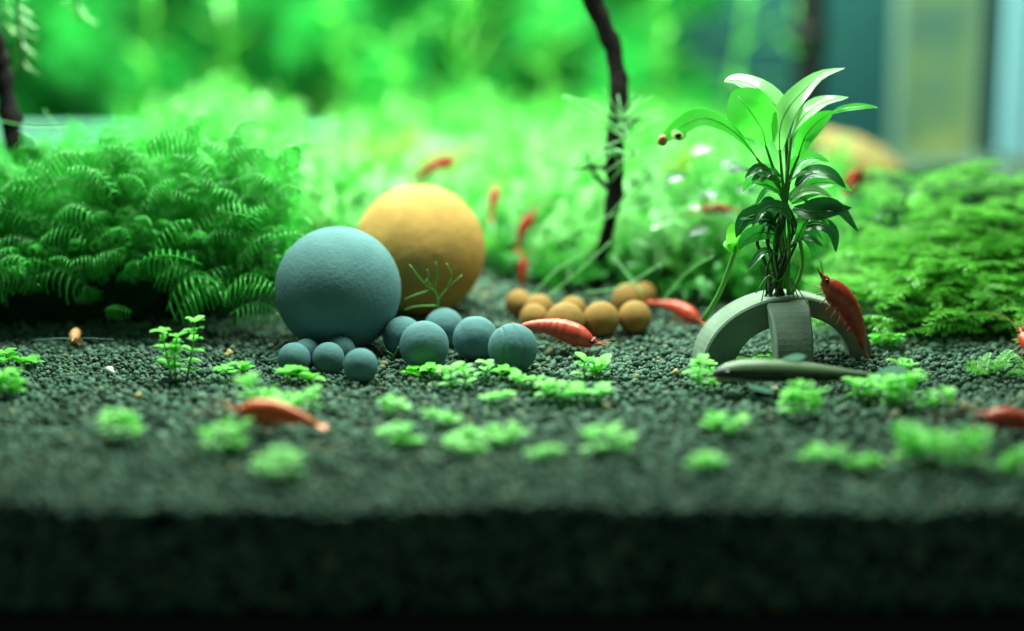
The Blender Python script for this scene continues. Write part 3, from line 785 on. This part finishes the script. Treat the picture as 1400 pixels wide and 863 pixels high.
# glossy oval-leaved weed behind the broad-leaved plant
b = G(965, 372); b[2] = float(gz(b[0], b[1])); ow = thing('oval_leaf_weed', 'weed with small glossy oval leaves behind the broad-leaved plant', 'plant', b)
ovals = [(960, 205), (1000, 232), (928, 250), (965, 272), (1020, 262), (905, 312), (955, 320), (925, 335), (985, 300), (1010, 235), (940, 285), (895, 285)]
for k, (x, y) in enumerate(ovals):
    q0 = P(x - 14, y + random.uniform(-4, 10), 7.2 + random.uniform(-1.5, .6)); q1 = P(x + 16, y - random.uniform(-2, 9), 7.0 + random.uniform(-1, .5))
    V, F = leaf_mesh([q0, (q0 + q1) / 2 + np.array([0, 0, .1]), q1], .28, (0, -.5, 1), .15)
    link('leaf', mesh_py('leaf', rel(V, b), F), (0, 0, 0), ow, M['leaf_dark' if k % 5 else 'leaf_pale'])  # the pale ones carry a gloss highlight in their colour
    if k % 2 == 0: strand([b + np.array([(k - 6) * .05, 0, 0]), (b + q0) / 2 + np.array([.2, 0, .3]), q0], .035, 'stem', 'stem', ow, b)
# pale stalk leaning on the arch
q0 = P(962, 438, .6); q1 = P(1004, 345, -.4)
st = thing('plant_stalk', 'thin light green stalk leaning against the ceramic arch', 'plant stalk', q0)
strand([q0, P(985, 398, .2), q1, P(1008, 318, -.3)], .10, 'stem', 'stem', st, q0)
for (x, y) in ((990, 330), (1022, 322), (1000, 305)):
    V, F = leaf_mesh([P(1004, 345, -.4), P((1004 + x) / 2, (345 + y) / 2 - 3, -.6), P(x, y, -.5)], .25, (0, -.7, .8))
    link('leaf', mesh_py('leaf', rel(V, q0), F), (0, 0, 0), st, M['carpet'])

# ------------------------------------------------------------------ twigs
def twig(label, ctrl, rad, side=()):
    pts = [P(*c) for c in ctrl]; b = pts[0]
    t = thing('driftwood_twig', label, 'twig', b)
    c = spline(pts, 40); r = np.interp(np.linspace(0, 1, 40), np.linspace(0, 1, len(rad)), rad)
    r = r * (1 + .10 * rng.normal(size=40))
    c = c + rng.normal(size=c.shape) * .035
    V, F = tube(c, r, 10); link('stem', mesh_py('tw', rel(V, b), F), (0, 0, 0), t, M['bark'])
    for s in side:
        cc = spline([P(*q) for q in s], 10); V, F = tube(cc, np.linspace(.14, .04, 10), 6)
        link('side_twig', mesh_py('tw', rel(V, b), F), (0, 0, 0), t, M['bark'])
    return t
g = G(812, 396)
twig('tall dark crooked twig standing behind the small yellow balls', [(812, 398, g[1]), (818, 362, g[1] + .2), (832, 310, 7), (841, 250, 7), (840, 200, 7), (848, 140, 7.2), (842, 80, 7.5), (822, 30, 7.6), (806, -20, 7.6), (800, -80, 7.6)],
     [.26, .27, .25, .30, .36, .36, .30, .33, .34, .34],
     [[(841, 235, 7), (815, 228, 6.6), (780, 232, 6.2)], [(838, 262, 7), (815, 240, 7.3), (800, 205, 7.6)], [(846, 190, 7), (862, 170, 6.5), (876, 160, 6.4)]])
twig('short dark twig standing in the curly moss', [(30, 235, 7.5), (22, 200, 7.6), (12, 150, 7.8), (4, 100, 8), (-6, 60, 8), (-20, 0, 8), (-30, -60, 8)], [.3, .34, .36, .33, .3, .28, .28])

# spiky filament plant wound round the twig
b = P(846, 205, 5.6)
sp = thing('needle_plant', 'thin spiky needle-leaved plant clinging to the dark twig', 'plant', b)
hubs = [(841, 205, 5.6), (866, 212, 5.2), (850, 165, 5.8), (838, 178, 6.0), (856, 190, 5.5)]
for i in range(4): strand([P(*hubs[i]), P(*hubs[i + 1])], .05, 'hair', 'stem', sp, b, 4)
for (hx, hy, hd), tips in zip(hubs, ([(808, 242), (790, 232), (812, 190), (858, 222), (800, 215), (846, 240)],
                                    [(820, 242), (835, 248), (900, 220), (888, 208), (838, 212), (872, 190), (905, 200), (846, 222)],
                                    [(893, 131), (908, 158), (866, 128), (885, 150), (800, 135), (770, 130), (845, 130), (905, 149), (878, 132), (824, 120)],
                                    [(790, 157), (768, 130), (815, 140), (800, 170), (872, 170), (832, 140)],
                                    [(905, 160), (815, 205), (880, 175), (862, 148), (832, 165)])):
    for (tx, ty) in tips:
        a_, b_ = P(hx, hy, hd), P(tx, ty, hd + random.uniform(-.8, .8)); m_ = (a_ + b_) / 2 + np.array([0, 0, random.uniform(.0, .12)])
        strand([a_, m_, b_], random.uniform(.022, .034), 'hair', 'needle', sp, b, 6, .5)

# long hair-thin strands
def strand_thing(label, ctrl, r=.022, mat='hair'):
    pts = [P(*c) for c in ctrl]; t = link('plant_strand', None, pts[0])
    bpy.data.objects.remove(t)
    c = spline(pts, 16); V, F = tube(c, np.full(16, r), 5)
    o = link('plant_strand', mesh_py('strand', rel(V, pts[0]), F), pts[0], None, M[mat]); tag(o, label, 'strand', 'hair-thin plant strands'); return o
g1 = G(700, 430)
for ctrl in ([(720, 412, 5), (760, 370, 5), (800, 345, 5.2)], [(745, 408, 5.2), (790, 372, 5), (835, 330, 5)], [(800, 400, 4.5), (850, 392, 4.2), (905, 360, 4.4)],
             [(905, 412, 3.8), (940, 372, 3.8), (975, 350, 3.4)], [(828, 300, 6), (862, 262, 5.6), (884, 240, 5.6)], [(760, 330, 6.5), (820, 300, 6.4), (880, 282, 6.4)], [(838, 350, 6), (860, 378, 5.2), (880, 400, 4.6)]):
    strand_thing('hair-thin green plant strand among the moss by the dark twig', ctrl)
for ctrl in ([(0, 165, 6), (40, 172, 6), (90, 172, 6.2)], [(60, 150, 7), (80, 175, 7), (92, 205, 6.6)], [(5, 225, 5.5), (70, 240, 5), (130, 262, 4.8)]):
    strand_thing('hair-thin pale strand crossing over the curly moss', ctrl, .018)

# twiggy sprig in front of the yellow ball
b = G(601, 464); sp = thing('twiggy_sprig', 'thin branching green sprig in front of the yellow ball', 'sprig', b)
yb = 1.3
def sline(l, r=.03): strand([P(x, y, yb) for x, y in l], r, 'stem', 'twig', sp, b, 8, .6)
strand([b, P(600, 424, yb), P(598, 408, yb), P(594, 395, yb)], .04, 'stem', 'twig', sp, b, 10, .6); sline([(598, 412), (610, 396), (632, 376)]); sline([(594, 398), (580, 388), (560, 362)]); sline([(594, 398), (598, 378), (596, 358)])
sline([(585, 398), (566, 404), (552, 410)]); sline([(580, 388), (586, 380), (584, 368)]); sline([(612, 392), (618, 376), (610, 360)]); sline([(585, 398), (590, 392), (582, 382)]); sline([(598, 418), (570, 419), (552, 424)])
b = G(535, 494); sp = thing('tiny_sprout', 'tiny thin green sprout between big and medium blue balls', 'sprout', b); yb = b[1]
sline([(534, 495), (540, 484), (545, 474)], .05); sline([(538, 487), (532, 482), (528, 480)], .03)

# ------------------------------------------------------------------ tan rock at the back
yr = 24
rc = P(1188, 236, yr); 
V, F = core_mesh(2.9, 1.8, 1.15, 77, .05, -9)
V = V @ roty(.62).T
o = link('rock', mesh_np('rock', V, F), rc, None, M['rock']); tag(o, 'smooth tan yellow stone behind the broad-leaved plant', 'stone')
rb = P(1215, 262, yr)
V, F = core_mesh(2.4, 2.4, rb[2] - .2, 78, .06)
o = link('rock', mesh_np('rock', V, F), (rb[0], yr + .6, .5), None, M['rock']); tag(o, 'broad tan stone under the smooth yellow stone at the back', 'stone')

# ------------------------------------------------------------------ hanging weed at the upper left
def hanging(px, y0, y1, yd, lab):
    b = P(px, y0, yd); t = thing('hanging_weed', lab, 'plant', b, 'hanging weed')
    ctrl = [P(px, y0, yd), P(px + 6, (y0 + y1) / 2, yd - .2), P(px + 14, y1, yd)]
    strand(ctrl, .06, 'leaf_dark', 'stem', t, b, 10)
    c = spline(ctrl, 22)
    for i, q in enumerate(c):
        for s in (-1, 1):
            d = np.array([s * random.uniform(.3, .8), random.uniform(-.4, .4), random.uniform(-.5, .1)])
            V, F = blade(q, q + d, .05, .1); link('leaf', mesh_py('leaf', rel(V, b), F), (0, 0, 0), t, M['stem'])
hanging(18, -60, 90, 9, 'feathery weed strand hanging down above the short dark twig')
hanging(95, -70, 30, 10, 'short feathery weed strand hanging down over the green moss wall')
hanging(-5, -50, 40, 9.5, 'leafy weed strand hanging at the very edge of the tank')

# ------------------------------------------------------------------ shrimps
def shrimp_meshes(bend, seed):
    """parts of a dwarf shrimp 1 long, head to +x, feet at z=0 -> list of (name, mesh, mat)"""
    r = random.Random(seed); out = []
    st = [(-.46, .012), (-.42, .030), (-.36, .042), (-.30, .052), (-.235, .060), (-.17, .070), (-.105, .080), (-.04, .088), (.02, .094), (.08, .100), (.15, .102), (.22, .092), (.28, .072), (.325, .046), (.36, .024), (.42, .010), (.48, .003)]
    def spine(x):
        t = (x + .46) / .94
        z = .125 + .05 * math.sin(math.pi * min(1, t * 1.1)) - bend * max(0, .5 - t) ** 2 * 1.6
        return np.array([x * (1 - .1 * abs(bend)), 0, z])
    xs_ = []; rs = []
    for i in range(len(st) - 1):
        for k in range(4):
            f = k / 4; x = st[i][0] * (1 - f) + st[i + 1][0] * f; rad = st[i][1] * (1 - f) + st[i + 1][1] * f
            if -.38 < x < .0:
                ph = ((x + .38) / .063) % 1.0; rad *= 1.0 + .09 * (ph - .5)
            if 0 <= x < .03: rad *= 1.04
            xs_.append(x); rs.append(rad * 1.18)
    xs_.append(st[-1][0]); rs.append(st[-1][1])
    sides = 14; V = []; F = []
    for x, rad in zip(xs_, rs):
        c = spine(x)
        if x > .33: c = c + np.array([0, 0, .02 + .1 * (x - .33)])
        for k in range(sides):
            a = 2 * math.pi * k / sides
            rad *= 1.0; sy = .86; szz = 1.0 if math.sin(a) > 0 else (.95 if x < .2 else .8)
            V.append(c + np.array([0, rad * sy * math.cos(a), rad * szz * math.sin(a)]))
    n = len(xs_)
    for i in range(n - 1):
        for k in range(sides):
            k2 = (k + 1) % sides; F.append((i * sides + k, i * sides + k2, (i + 1) * sides + k2, (i + 1) * sides + k))
    F.append(tuple(range(sides))[::-1]); F.append(tuple((n - 1) * sides + k for k in range(sides)))
    L = 3.0
    out.append(('body', mesh_py('shrimp_body', np.array(V) * L, F), 'shrimp'))
    tb = spine(-.44)
    for a in (-.5, -.25, 0, .25, .5):
        V, F = leaf_mesh([tb, tb + np.array([-.06, a * .08, -.01]), tb + np.array([-.14 + abs(a) * .05, a * .2, -.02])], .03 if a else .022, (0, 0, 1), .1, 'oval', 6)
        out.append(('tail_fan_blade', mesh_py('tail', np.array(V) * L, F), 'shrimp'))
    for s in (-1, 1):
        e = spine(.31) + np.array([.02, s * .058, .03]); V, F = icos(1)
        out.append(('eye', mesh_np('eye', (V * .021 + e) * L, F), 'eye'))
        h = spine(.34) + np.array([0, s * .02, 0])
        c = spline([h, h + np.array([.15, s * .08, .06]), h + np.array([.32, s * .2, .04]), h + np.array([.45, s * .36, -.05])], 14)
        V, F = tube(c * L, np.linspace(.018, .006, 14), 5); out.append(('antenna', mesh_py('ant', V, F), 'shrimp_pale'))
        c = spline([h, h + np.array([.10, s * .03, .06]), h + np.array([.2, s * .05, .10])], 8)
        V, F = tube(c * L, np.linspace(.014, .006, 8), 5); out.append(('antennule', mesh_py('ant', V, F), 'shrimp_pale'))
        for k in range(5):
            x = .25 - k * .055; b_ = spine(x) + np.array([0, s * .045, -.07])
            c = spline([b_, b_ + np.array([.03 - .02 * k, s * .05, -.03]), b_ + np.array([.05 - .035 * k, s * .075, -.12 if k else -.06])], 7)
            c[:, 2] = np.maximum(c[:, 2], .002)
            V, F = tube(c * L, np.linspace(.022, .010, 7), 5); out.append(('leg', mesh_py('leg', V, F), 'shrimp_pale'))
        for k in range(4):
            x = -.02 - k * .065; b_ = spine(x) + np.array([0, s * .03, -.06])
            V, F = leaf_mesh([b_, b_ + np.array([-.01, s * .015, -.04]), b_ + np.array([-.03, s * .02, -.075])], .014, (1, 0, .2), .1, 'oval', 5)
            out.append(('swimmeret', mesh_py('swim', np.array(V) * L, F), 'shrimp'))
    for nme, me, mt in out: me.materials.append(M[mt])
    return out
SH = [shrimp_meshes(.15, 1), shrimp_meshes(1.1, 2), shrimp_meshes(.5, 3)]
def shrimp(label, loc, R3, scale=1.0, kind=0, skip=()):
    t = thing('red_shrimp', label, 'shrimp', loc, 'red dwarf shrimps')
    m = Matrix([list(map(float, r)) for r in R3]).to_4x4()
    t.matrix_world = Matrix.Translation(Vector([float(q) * S for q in loc])) @ m @ Matrix.Scale(scale, 4)
    for nme, me, mt in SH[kind]:
        if nme in skip: continue
        o = link(nme, me, (0, 0, 0), t)
    return t
D2R = math.radians
# by the grooved ball, head to the right and lower
p = G(764, 483); p[2] = gz(p[0], p[1]) + .12
shrimp('red shrimp lying on the soil between grooved blue ball and small yellow balls', p + np.array([0, 0, .12]), rotz(D2R(-16)) @ roty(D2R(14)), 1.12, 0, ('antenna',))
# climbing down the right leg of the arch
p = P(1136, 432, ac[1] - .75)
shrimp('dark red shrimp clinging head-up to the ceramic arch leg', p, rotz(D2R(8)) @ roty(D2R(-127)) @ rotx(D2R(170)), 1.18, 0, ('antenna',))
p = G(927, 441); p[2] = gz(p[0], p[1]) + .05
shrimp('red shrimp walking on soil between small yellow balls and arch', p, rotz(D2R(-38)) @ roty(D2R(17)), .86, 0)
p = G(104, 474); p[2] = gz(p[0], p[1]) + .12
shrimp('small orange shrimp facing out from under the curly moss, feelers spread wide', p, rotz(D2R(-88)), .62, 0, ('antenna', 'antennule'))
sh4 = bpy.data.objects[-1] if False else None
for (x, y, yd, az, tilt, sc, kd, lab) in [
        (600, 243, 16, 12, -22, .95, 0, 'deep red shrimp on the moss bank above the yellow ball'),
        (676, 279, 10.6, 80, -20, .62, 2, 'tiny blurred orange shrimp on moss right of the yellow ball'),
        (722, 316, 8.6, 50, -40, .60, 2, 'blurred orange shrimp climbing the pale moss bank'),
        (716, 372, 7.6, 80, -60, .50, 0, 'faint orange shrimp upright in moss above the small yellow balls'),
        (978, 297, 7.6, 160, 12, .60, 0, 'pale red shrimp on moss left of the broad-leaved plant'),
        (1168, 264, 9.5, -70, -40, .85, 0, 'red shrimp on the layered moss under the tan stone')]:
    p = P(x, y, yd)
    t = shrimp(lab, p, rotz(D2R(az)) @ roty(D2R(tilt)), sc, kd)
    for o in t.children:                                     # darker shell colour offsets the strong lamp light on these
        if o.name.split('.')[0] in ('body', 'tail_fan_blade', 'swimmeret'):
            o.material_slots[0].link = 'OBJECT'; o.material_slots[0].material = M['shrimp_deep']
p = G(372, 596); p[2] = gz(p[0], p[1]) + .25
shrimp('blurred bright red shrimp among carpet plants in the foreground soil', p, rotz(D2R(176)) @ roty(D2R(-4)), 1.0, 0)
p = G(1385, 598); p[2] = gz(p[0], p[1]) + .05
shrimp('dark blurred red shrimp on the open soil near the layered moss', p, rotz(D2R(165)) @ roty(D2R(-8)), .95, 0)
p = G(1402, 490); p[2] = gz(p[0], p[1]) + .1
shrimp('orange shrimp peeking out under the layered moss by the feathery fern', p, rotz(D2R(110)) @ roty(D2R(-40)), .75, 2)
def reshell(key, mat):
    for t in [o for o in bpy.data.objects if key in o.get('label', '')]:
        for o in t.children:
            if o.name.split('.')[0] in ('body', 'tail_fan_blade', 'swimmeret', 'leg'):
                o.material_slots[0].link = 'OBJECT'; o.material_slots[0].material = M[mat]
M['shrimp_orange'] = principled('orange_shell', [(0.28, (0.85, 0.07, 0.015)), (0.52, (0.95, 0.12, 0.025)), (0.78, (0.95, 0.26, 0.08))], 260, 0.35, 0.2, 900, 0.5, bdist=0.0003)  # brighter shell colour makes up for weak lamp light at the front
reshell('blurred bright red shrimp among', 'shrimp_orange'); reshell('small orange shrimp facing', 'shrimp_pale')
# spread feelers of the shrimp under the moss
for o in list(bpy.data.objects):
    if o.name.startswith('red_shrimp') and 'feelers spread' in o.get('label', ''):
        for s in (-1, 1):
            h = np.array([1.0, s * .05, .5]); c = spline([h, h + np.array([.25, s * .8, .10]), h + np.array([.2, s * 2.2, .0])], 12)
            V, F = tube(c, np.linspace(.03, .015, 12), 5)
            link('antenna', mesh_py('ant', V, F), (0, 0, 0), o, M['rim'])

# ------------------------------------------------------------------ striped bottom fish
fb = G(1085, 540); fb[2] = float(gz(fb[0], fb[1])) + .26
fish = thing('striped_catfish', 'small olive catfish with dark side stripe resting on soil before the arch', 'fish', fb)
fish.scale = (1.12, .95, .85); fish.rotation_euler = (0, D2R(-4), D2R(184))
def fish_mat():
    m, nt, out = mat_new('fish_skin')
    tc = N(nt, 'ShaderNodeTexCoord'); sx = N(nt, 'ShaderNodeSeparateXYZ'); nt.links.new(tc.outputs['Object'], sx.inputs[0])
    nz = N(nt, 'ShaderNodeTexNoise', Scale=300.0, Detail=3.0); nt.links.new(tc.outputs['Object'], nz.inputs['Vector'])
    a = N(nt, 'ShaderNodeMath', operation='MULTIPLY_ADD'); a.inputs[1].default_value = .0018; nt.links.new(nz.outputs['Fac'], a.inputs[0]); nt.links.new(sx.outputs['Z'], a.inputs[2])
    mr = N(nt, 'ShaderNodeMapRange'); mr.inputs['From Min'].default_value = 0.0; mr.inputs['From Max'].default_value = .0105; nt.links.new(a.outputs[0], mr.inputs[0])
    c = ramp(nt, mr.outputs[0], [(0.0, (.25, .30, .30)), (.34, (.40, .36, .27)), (.40, (.005, .007, .006)), (.64, (.005, .007, .006)), (.72, (.09, .13, .065)), (1.0, (.13, .18, .09))])
    b = N(nt, 'ShaderNodeBsdfPrincipled', Roughness=.4); nt.links.new(c, b.inputs['Base Color']); nt.links.new(b.outputs[0], out.inputs[0]); return m
M['fish'] = fish_mat()
M['fin'] = leafmat('fin', (.12, .26, .20), (.22, .40, .32), (.2, .4, .3), .5)
st = [(2.35, .05, .30), (2.25, .20, .34), (2.0, .36, .40), (1.6, .46, .47), (1.0, .50, .52), (.3, .47, .54), (-.5, .40, .54), (-1.2, .30, .54), (-1.8, .20, .54), (-2.2, .15, .54)]
st = np.array(st); sx_ = np.linspace(0, len(st) - 1, 34)
stn = np.stack([np.interp(sx_, np.arange(len(st)), st[:, k]) for k in range(3)], 1)
V = []; F = []
for x, r_, zc in stn:
    for k in range(16):
        a = 2 * math.pi * k / 16; V.append((x, r_ * .95 * math.cos(a), zc + r_ * (math.sin(a) * (1.0 if math.sin(a) > 0 else .75))))
for i in range(33):
    for k in range(16):
        k2 = (k + 1) % 16; F.append((i * 16 + k, (i + 1) * 16 + k, (i + 1) * 16 + k2, i * 16 + k2))
F.append(tuple(range(16))); F.append(tuple(33 * 16 + k for k in range(16))[::-1])
link('body', mesh_py('fish', V, F), (0, 0, 0), fish, M['fish'])
for s in (-1, 1):
    V, F = icos(1); link('eye', mesh_np('e', V * .11 + np.array([1.95, s * .34, .52]), F), (0, 0, 0), fish, M['eye'])
    V, F = leaf_mesh([(1.45, s * .4, .3), (1.2, s * .8, .15), (.75, s * 1.15, .08)], .26, (0, 0, 1), .05, 'obovate', 8); link('pectoral_fin', mesh_py('f', V, F), (0, 0, 0), fish, M['fin'])
    V, F = leaf_mesh([(.4, s * .3, .2), (.1, s * .55, .1), (-.25, s * .75, .06)], .18, (0, 0, 1), .05, 'obovate', 8); link('pelvic_fin', mesh_py('f', V, F), (0, 0, 0), fish, M['fin'])
    V, F = leaf_mesh([(-2.15, 0, .54), (-2.6, s * .02, .54 + s * .16), (-3.15, s * .03, .54 + s * .38)], .26, (0, 1, 0), .05, 'obovate', 8); link('tail_fin', mesh_py('f', V, F), (0, 0, 0), fish, M['fin'])
V, F = leaf_mesh([(.5, 0, .95), (.15, 0, 1.1), (-.25, 0, 1.2)], .14, (0, 1, 0), .02, 'obovate', 8); link('dorsal_fin', mesh_py('f', V, F), (0, 0, 0), fish, M['fin'])
V, F = icos(1); link('mouth', mesh_np('m', V * np.array([.16, .2, .09]) + np.array([2.1, 0, .16]), F), (0, 0, 0), fish, M['shrimp_pale'])

# ------------------------------------------------------------------ carpet plants
cm = []
for s in range(5):
    r = random.Random(s)
    V, F = leaf_mesh([(0, 0, 0), (.10, 0, .03), (.22, 0, .03), (.30, 0, r.uniform(-.02, .03))], .115, (0, 0, 1), .2, 'oval', 7)
    me = mesh_py('round_leaf', V, F); me.materials.append(M['carpet']); cm.append(me)
def carpet(px, py, wpx, hpx, ns=3, label=None, leaf_s=1.0):
    b = G(px, py); b[2] = float(gz(b[0], b[1]))
    t = thing('carpet_plant', label or 'small bright green round-leaved carpet plant rooted in the dark soil', 'plant', b, None if label else 'round-leaved carpet plants in the soil')
    k = 1 / ppc(b[1]); W, H = wpx * k * .8, hpx * k * random.uniform(.75, 1.3)
    ns = max(2, int(round(ns * .65)))
    for i in range(ns):
        ox = (i / max(1, ns - 1) - .5) * W * .8 if ns > 1 else 0
        ox += random.uniform(-.1, .1) * W; oy = random.uniform(-.25, .25) * W
        hh = H * random.uniform(.55, 1.0)
        hh *= 1.1; tip = np.array([ox + random.uniform(-.15, .15), oy + random.uniform(-.15, .15), hh])
        c = spline([(ox * .5, oy * .5, -.05), (ox * .9, oy * .9, hh * .5), tip], 7)
        V, F = tube(c, np.linspace(.04, .025, 7), 5); link('stem', mesh_py('stem', V, F), (0, 0, 0), t, M['stem'])
        nn = max(2, int(hh / .16))
        for j in range(nn):
            q = c[int(round(1 + 5 * (j + 1) / nn))]
            for q2 in range(3 if j == nn - 1 else 2):
                a = j * 1.57 + q2 * (2.1 if j == nn - 1 else math.pi) + random.uniform(-.4, .4)
                o = put(random.choice(cm), q, rotz(a) @ roty(-random.uniform(-.1, .4)), leaf_s * random.uniform(1.0, 1.8), t, 'leaf')
carpet(243, 522, 62, 62, 5, 'taller two-tufted carpet plant standing before the curly moss', .85)
CL = {(38, 506): 'tiny carpet plant on soil between white bead and the orange shrimp', (408, 526): 'low carpet plant right below the five tiny blue balls',
      (362, 572): 'leafy carpet plant behind the foreground red shrimp', (308, 622): 'wide carpet plant touching the tail side of the foreground red shrimp',
      (415, 568): 'small carpet plant at the head end of the foreground red shrimp' , (382, 656): 'clump of carpet plant in front of the foreground red shrimp, nearer the soil edge',
      (318, 520): 'faint low carpet plant between the taller plant and tiny blue balls', (170, 604): 'bushy carpet plant standing alone past the white bead',
      (676, 524): 'single round carpet plant right below the grooved blue ball', (812, 522): 'bright carpet plant at the nose of the shrimp by the grooved ball',
      (805, 552): 'wide carpet plant just in front of the bright one at the shrimp nose', (962, 540): 'upright carpet plant at the snout of the striped fish',
      (988, 522): 'carpet plant between the left arch leg and the striped fish', (1040, 503): 'low carpet plant growing under the ceramic arch',
      (1098, 575): 'carpet plant growing against the belly of the striped fish', (1186, 552): 'carpet plant below the tail fin of the striped fish',
      (1210, 480): 'carpet plant at the foot of the right arch leg', (1240, 520): 'slim carpet plant between arch foot and layered moss',
      (988, 598): 'carpet plant in front of the striped fish head', (565, 520): 'tiny carpet plant below the smooth medium blue balls'}
for a in [(4, 505, 30, 30, 3), (14, 548, 40, 34, 4), (38, 506, 20, 14, 2), (170, 604, 70, 40, 5), (308, 622, 76, 40, 6), (362, 572, 60, 44, 5), (415, 568, 36, 26, 3), (382, 656, 66, 40, 5),
          (408, 526, 50, 18, 5), (318, 520, 40, 26, 3), (537, 572, 24, 26, 2), (539, 608, 36, 22, 3), (562, 612, 26, 14, 2), (608, 588, 26, 20, 2), (625, 608, 36, 18, 3), (565, 520, 24, 16, 2),
          (598, 520, 26, 22, 2), (625, 536, 34, 26, 3), (676, 524, 38, 26, 3), (719, 532, 30, 18, 3), (677, 560, 24, 18, 2), (655, 608, 40, 22, 3), (692, 614, 36, 18, 3), (745, 630, 42, 18, 3),
          (805, 552, 64, 24, 6), (760, 554, 46, 24, 4), (812, 522, 46, 26, 4), (832, 625, 66, 40, 5), (988, 598, 52, 30, 4), (964, 648, 54, 24, 4), (962, 540, 30, 40, 3), (988, 522, 44, 24, 4),
          (1040, 503, 40, 16, 4), (1098, 575, 46, 50, 4), (1186, 552, 50, 36, 5), (1230, 562, 46, 36, 4), (1284, 566, 40, 42, 3), (1118, 640, 70, 28, 5), (1182, 646, 60, 18, 4), (1258, 636, 70, 40, 6),
          (1318, 648, 66, 46, 5), (1392, 655, 50, 30, 4), (1210, 480, 34, 22, 3), (1240, 520, 24, 26, 2), (640, 628, 30, 16, 2)]:
    carpet(*a, label=CL.get((a[0], a[1])))

# feathery fern low at the right
b = G(1375, 515); b[2] = float(gz(b[0], b[1]))
fe = thing('feathery_fern', 'low bright green feathery fern clump on the soil before the layered moss', 'fern', b)
for i in range(26):
    q = np.array([random.uniform(-1.2, 1.2), random.uniform(-.6, .8), random.uniform(.05, .35)])
    put(fm[i % 8], q, rotz(random.uniform(0, 6.28)) @ roty(-random.uniform(.0, .5)), random.uniform(.7, 1.1), fe)
# loose grit
for i, (x, y, m, lab) in enumerate([(152, 512, 'white', 'small white bead lying on the dark soil'), (188, 548, 'tan', 'tan grain lying on the soil past the white bead'), (312, 490, 'tan', 'tan grain lying beside the tiny blue balls'), (925, 515, 'tan', 'tan grain lying on the soil by the arch')]):
    p = G(x, y); V, F = G1[i]
    o = link('grit_grain', mesh_np('grit', V * .14, F), (p[0], p[1], gz(p[0], p[1]) + .15), None, M[m]); tag(o, lab, 'grain')
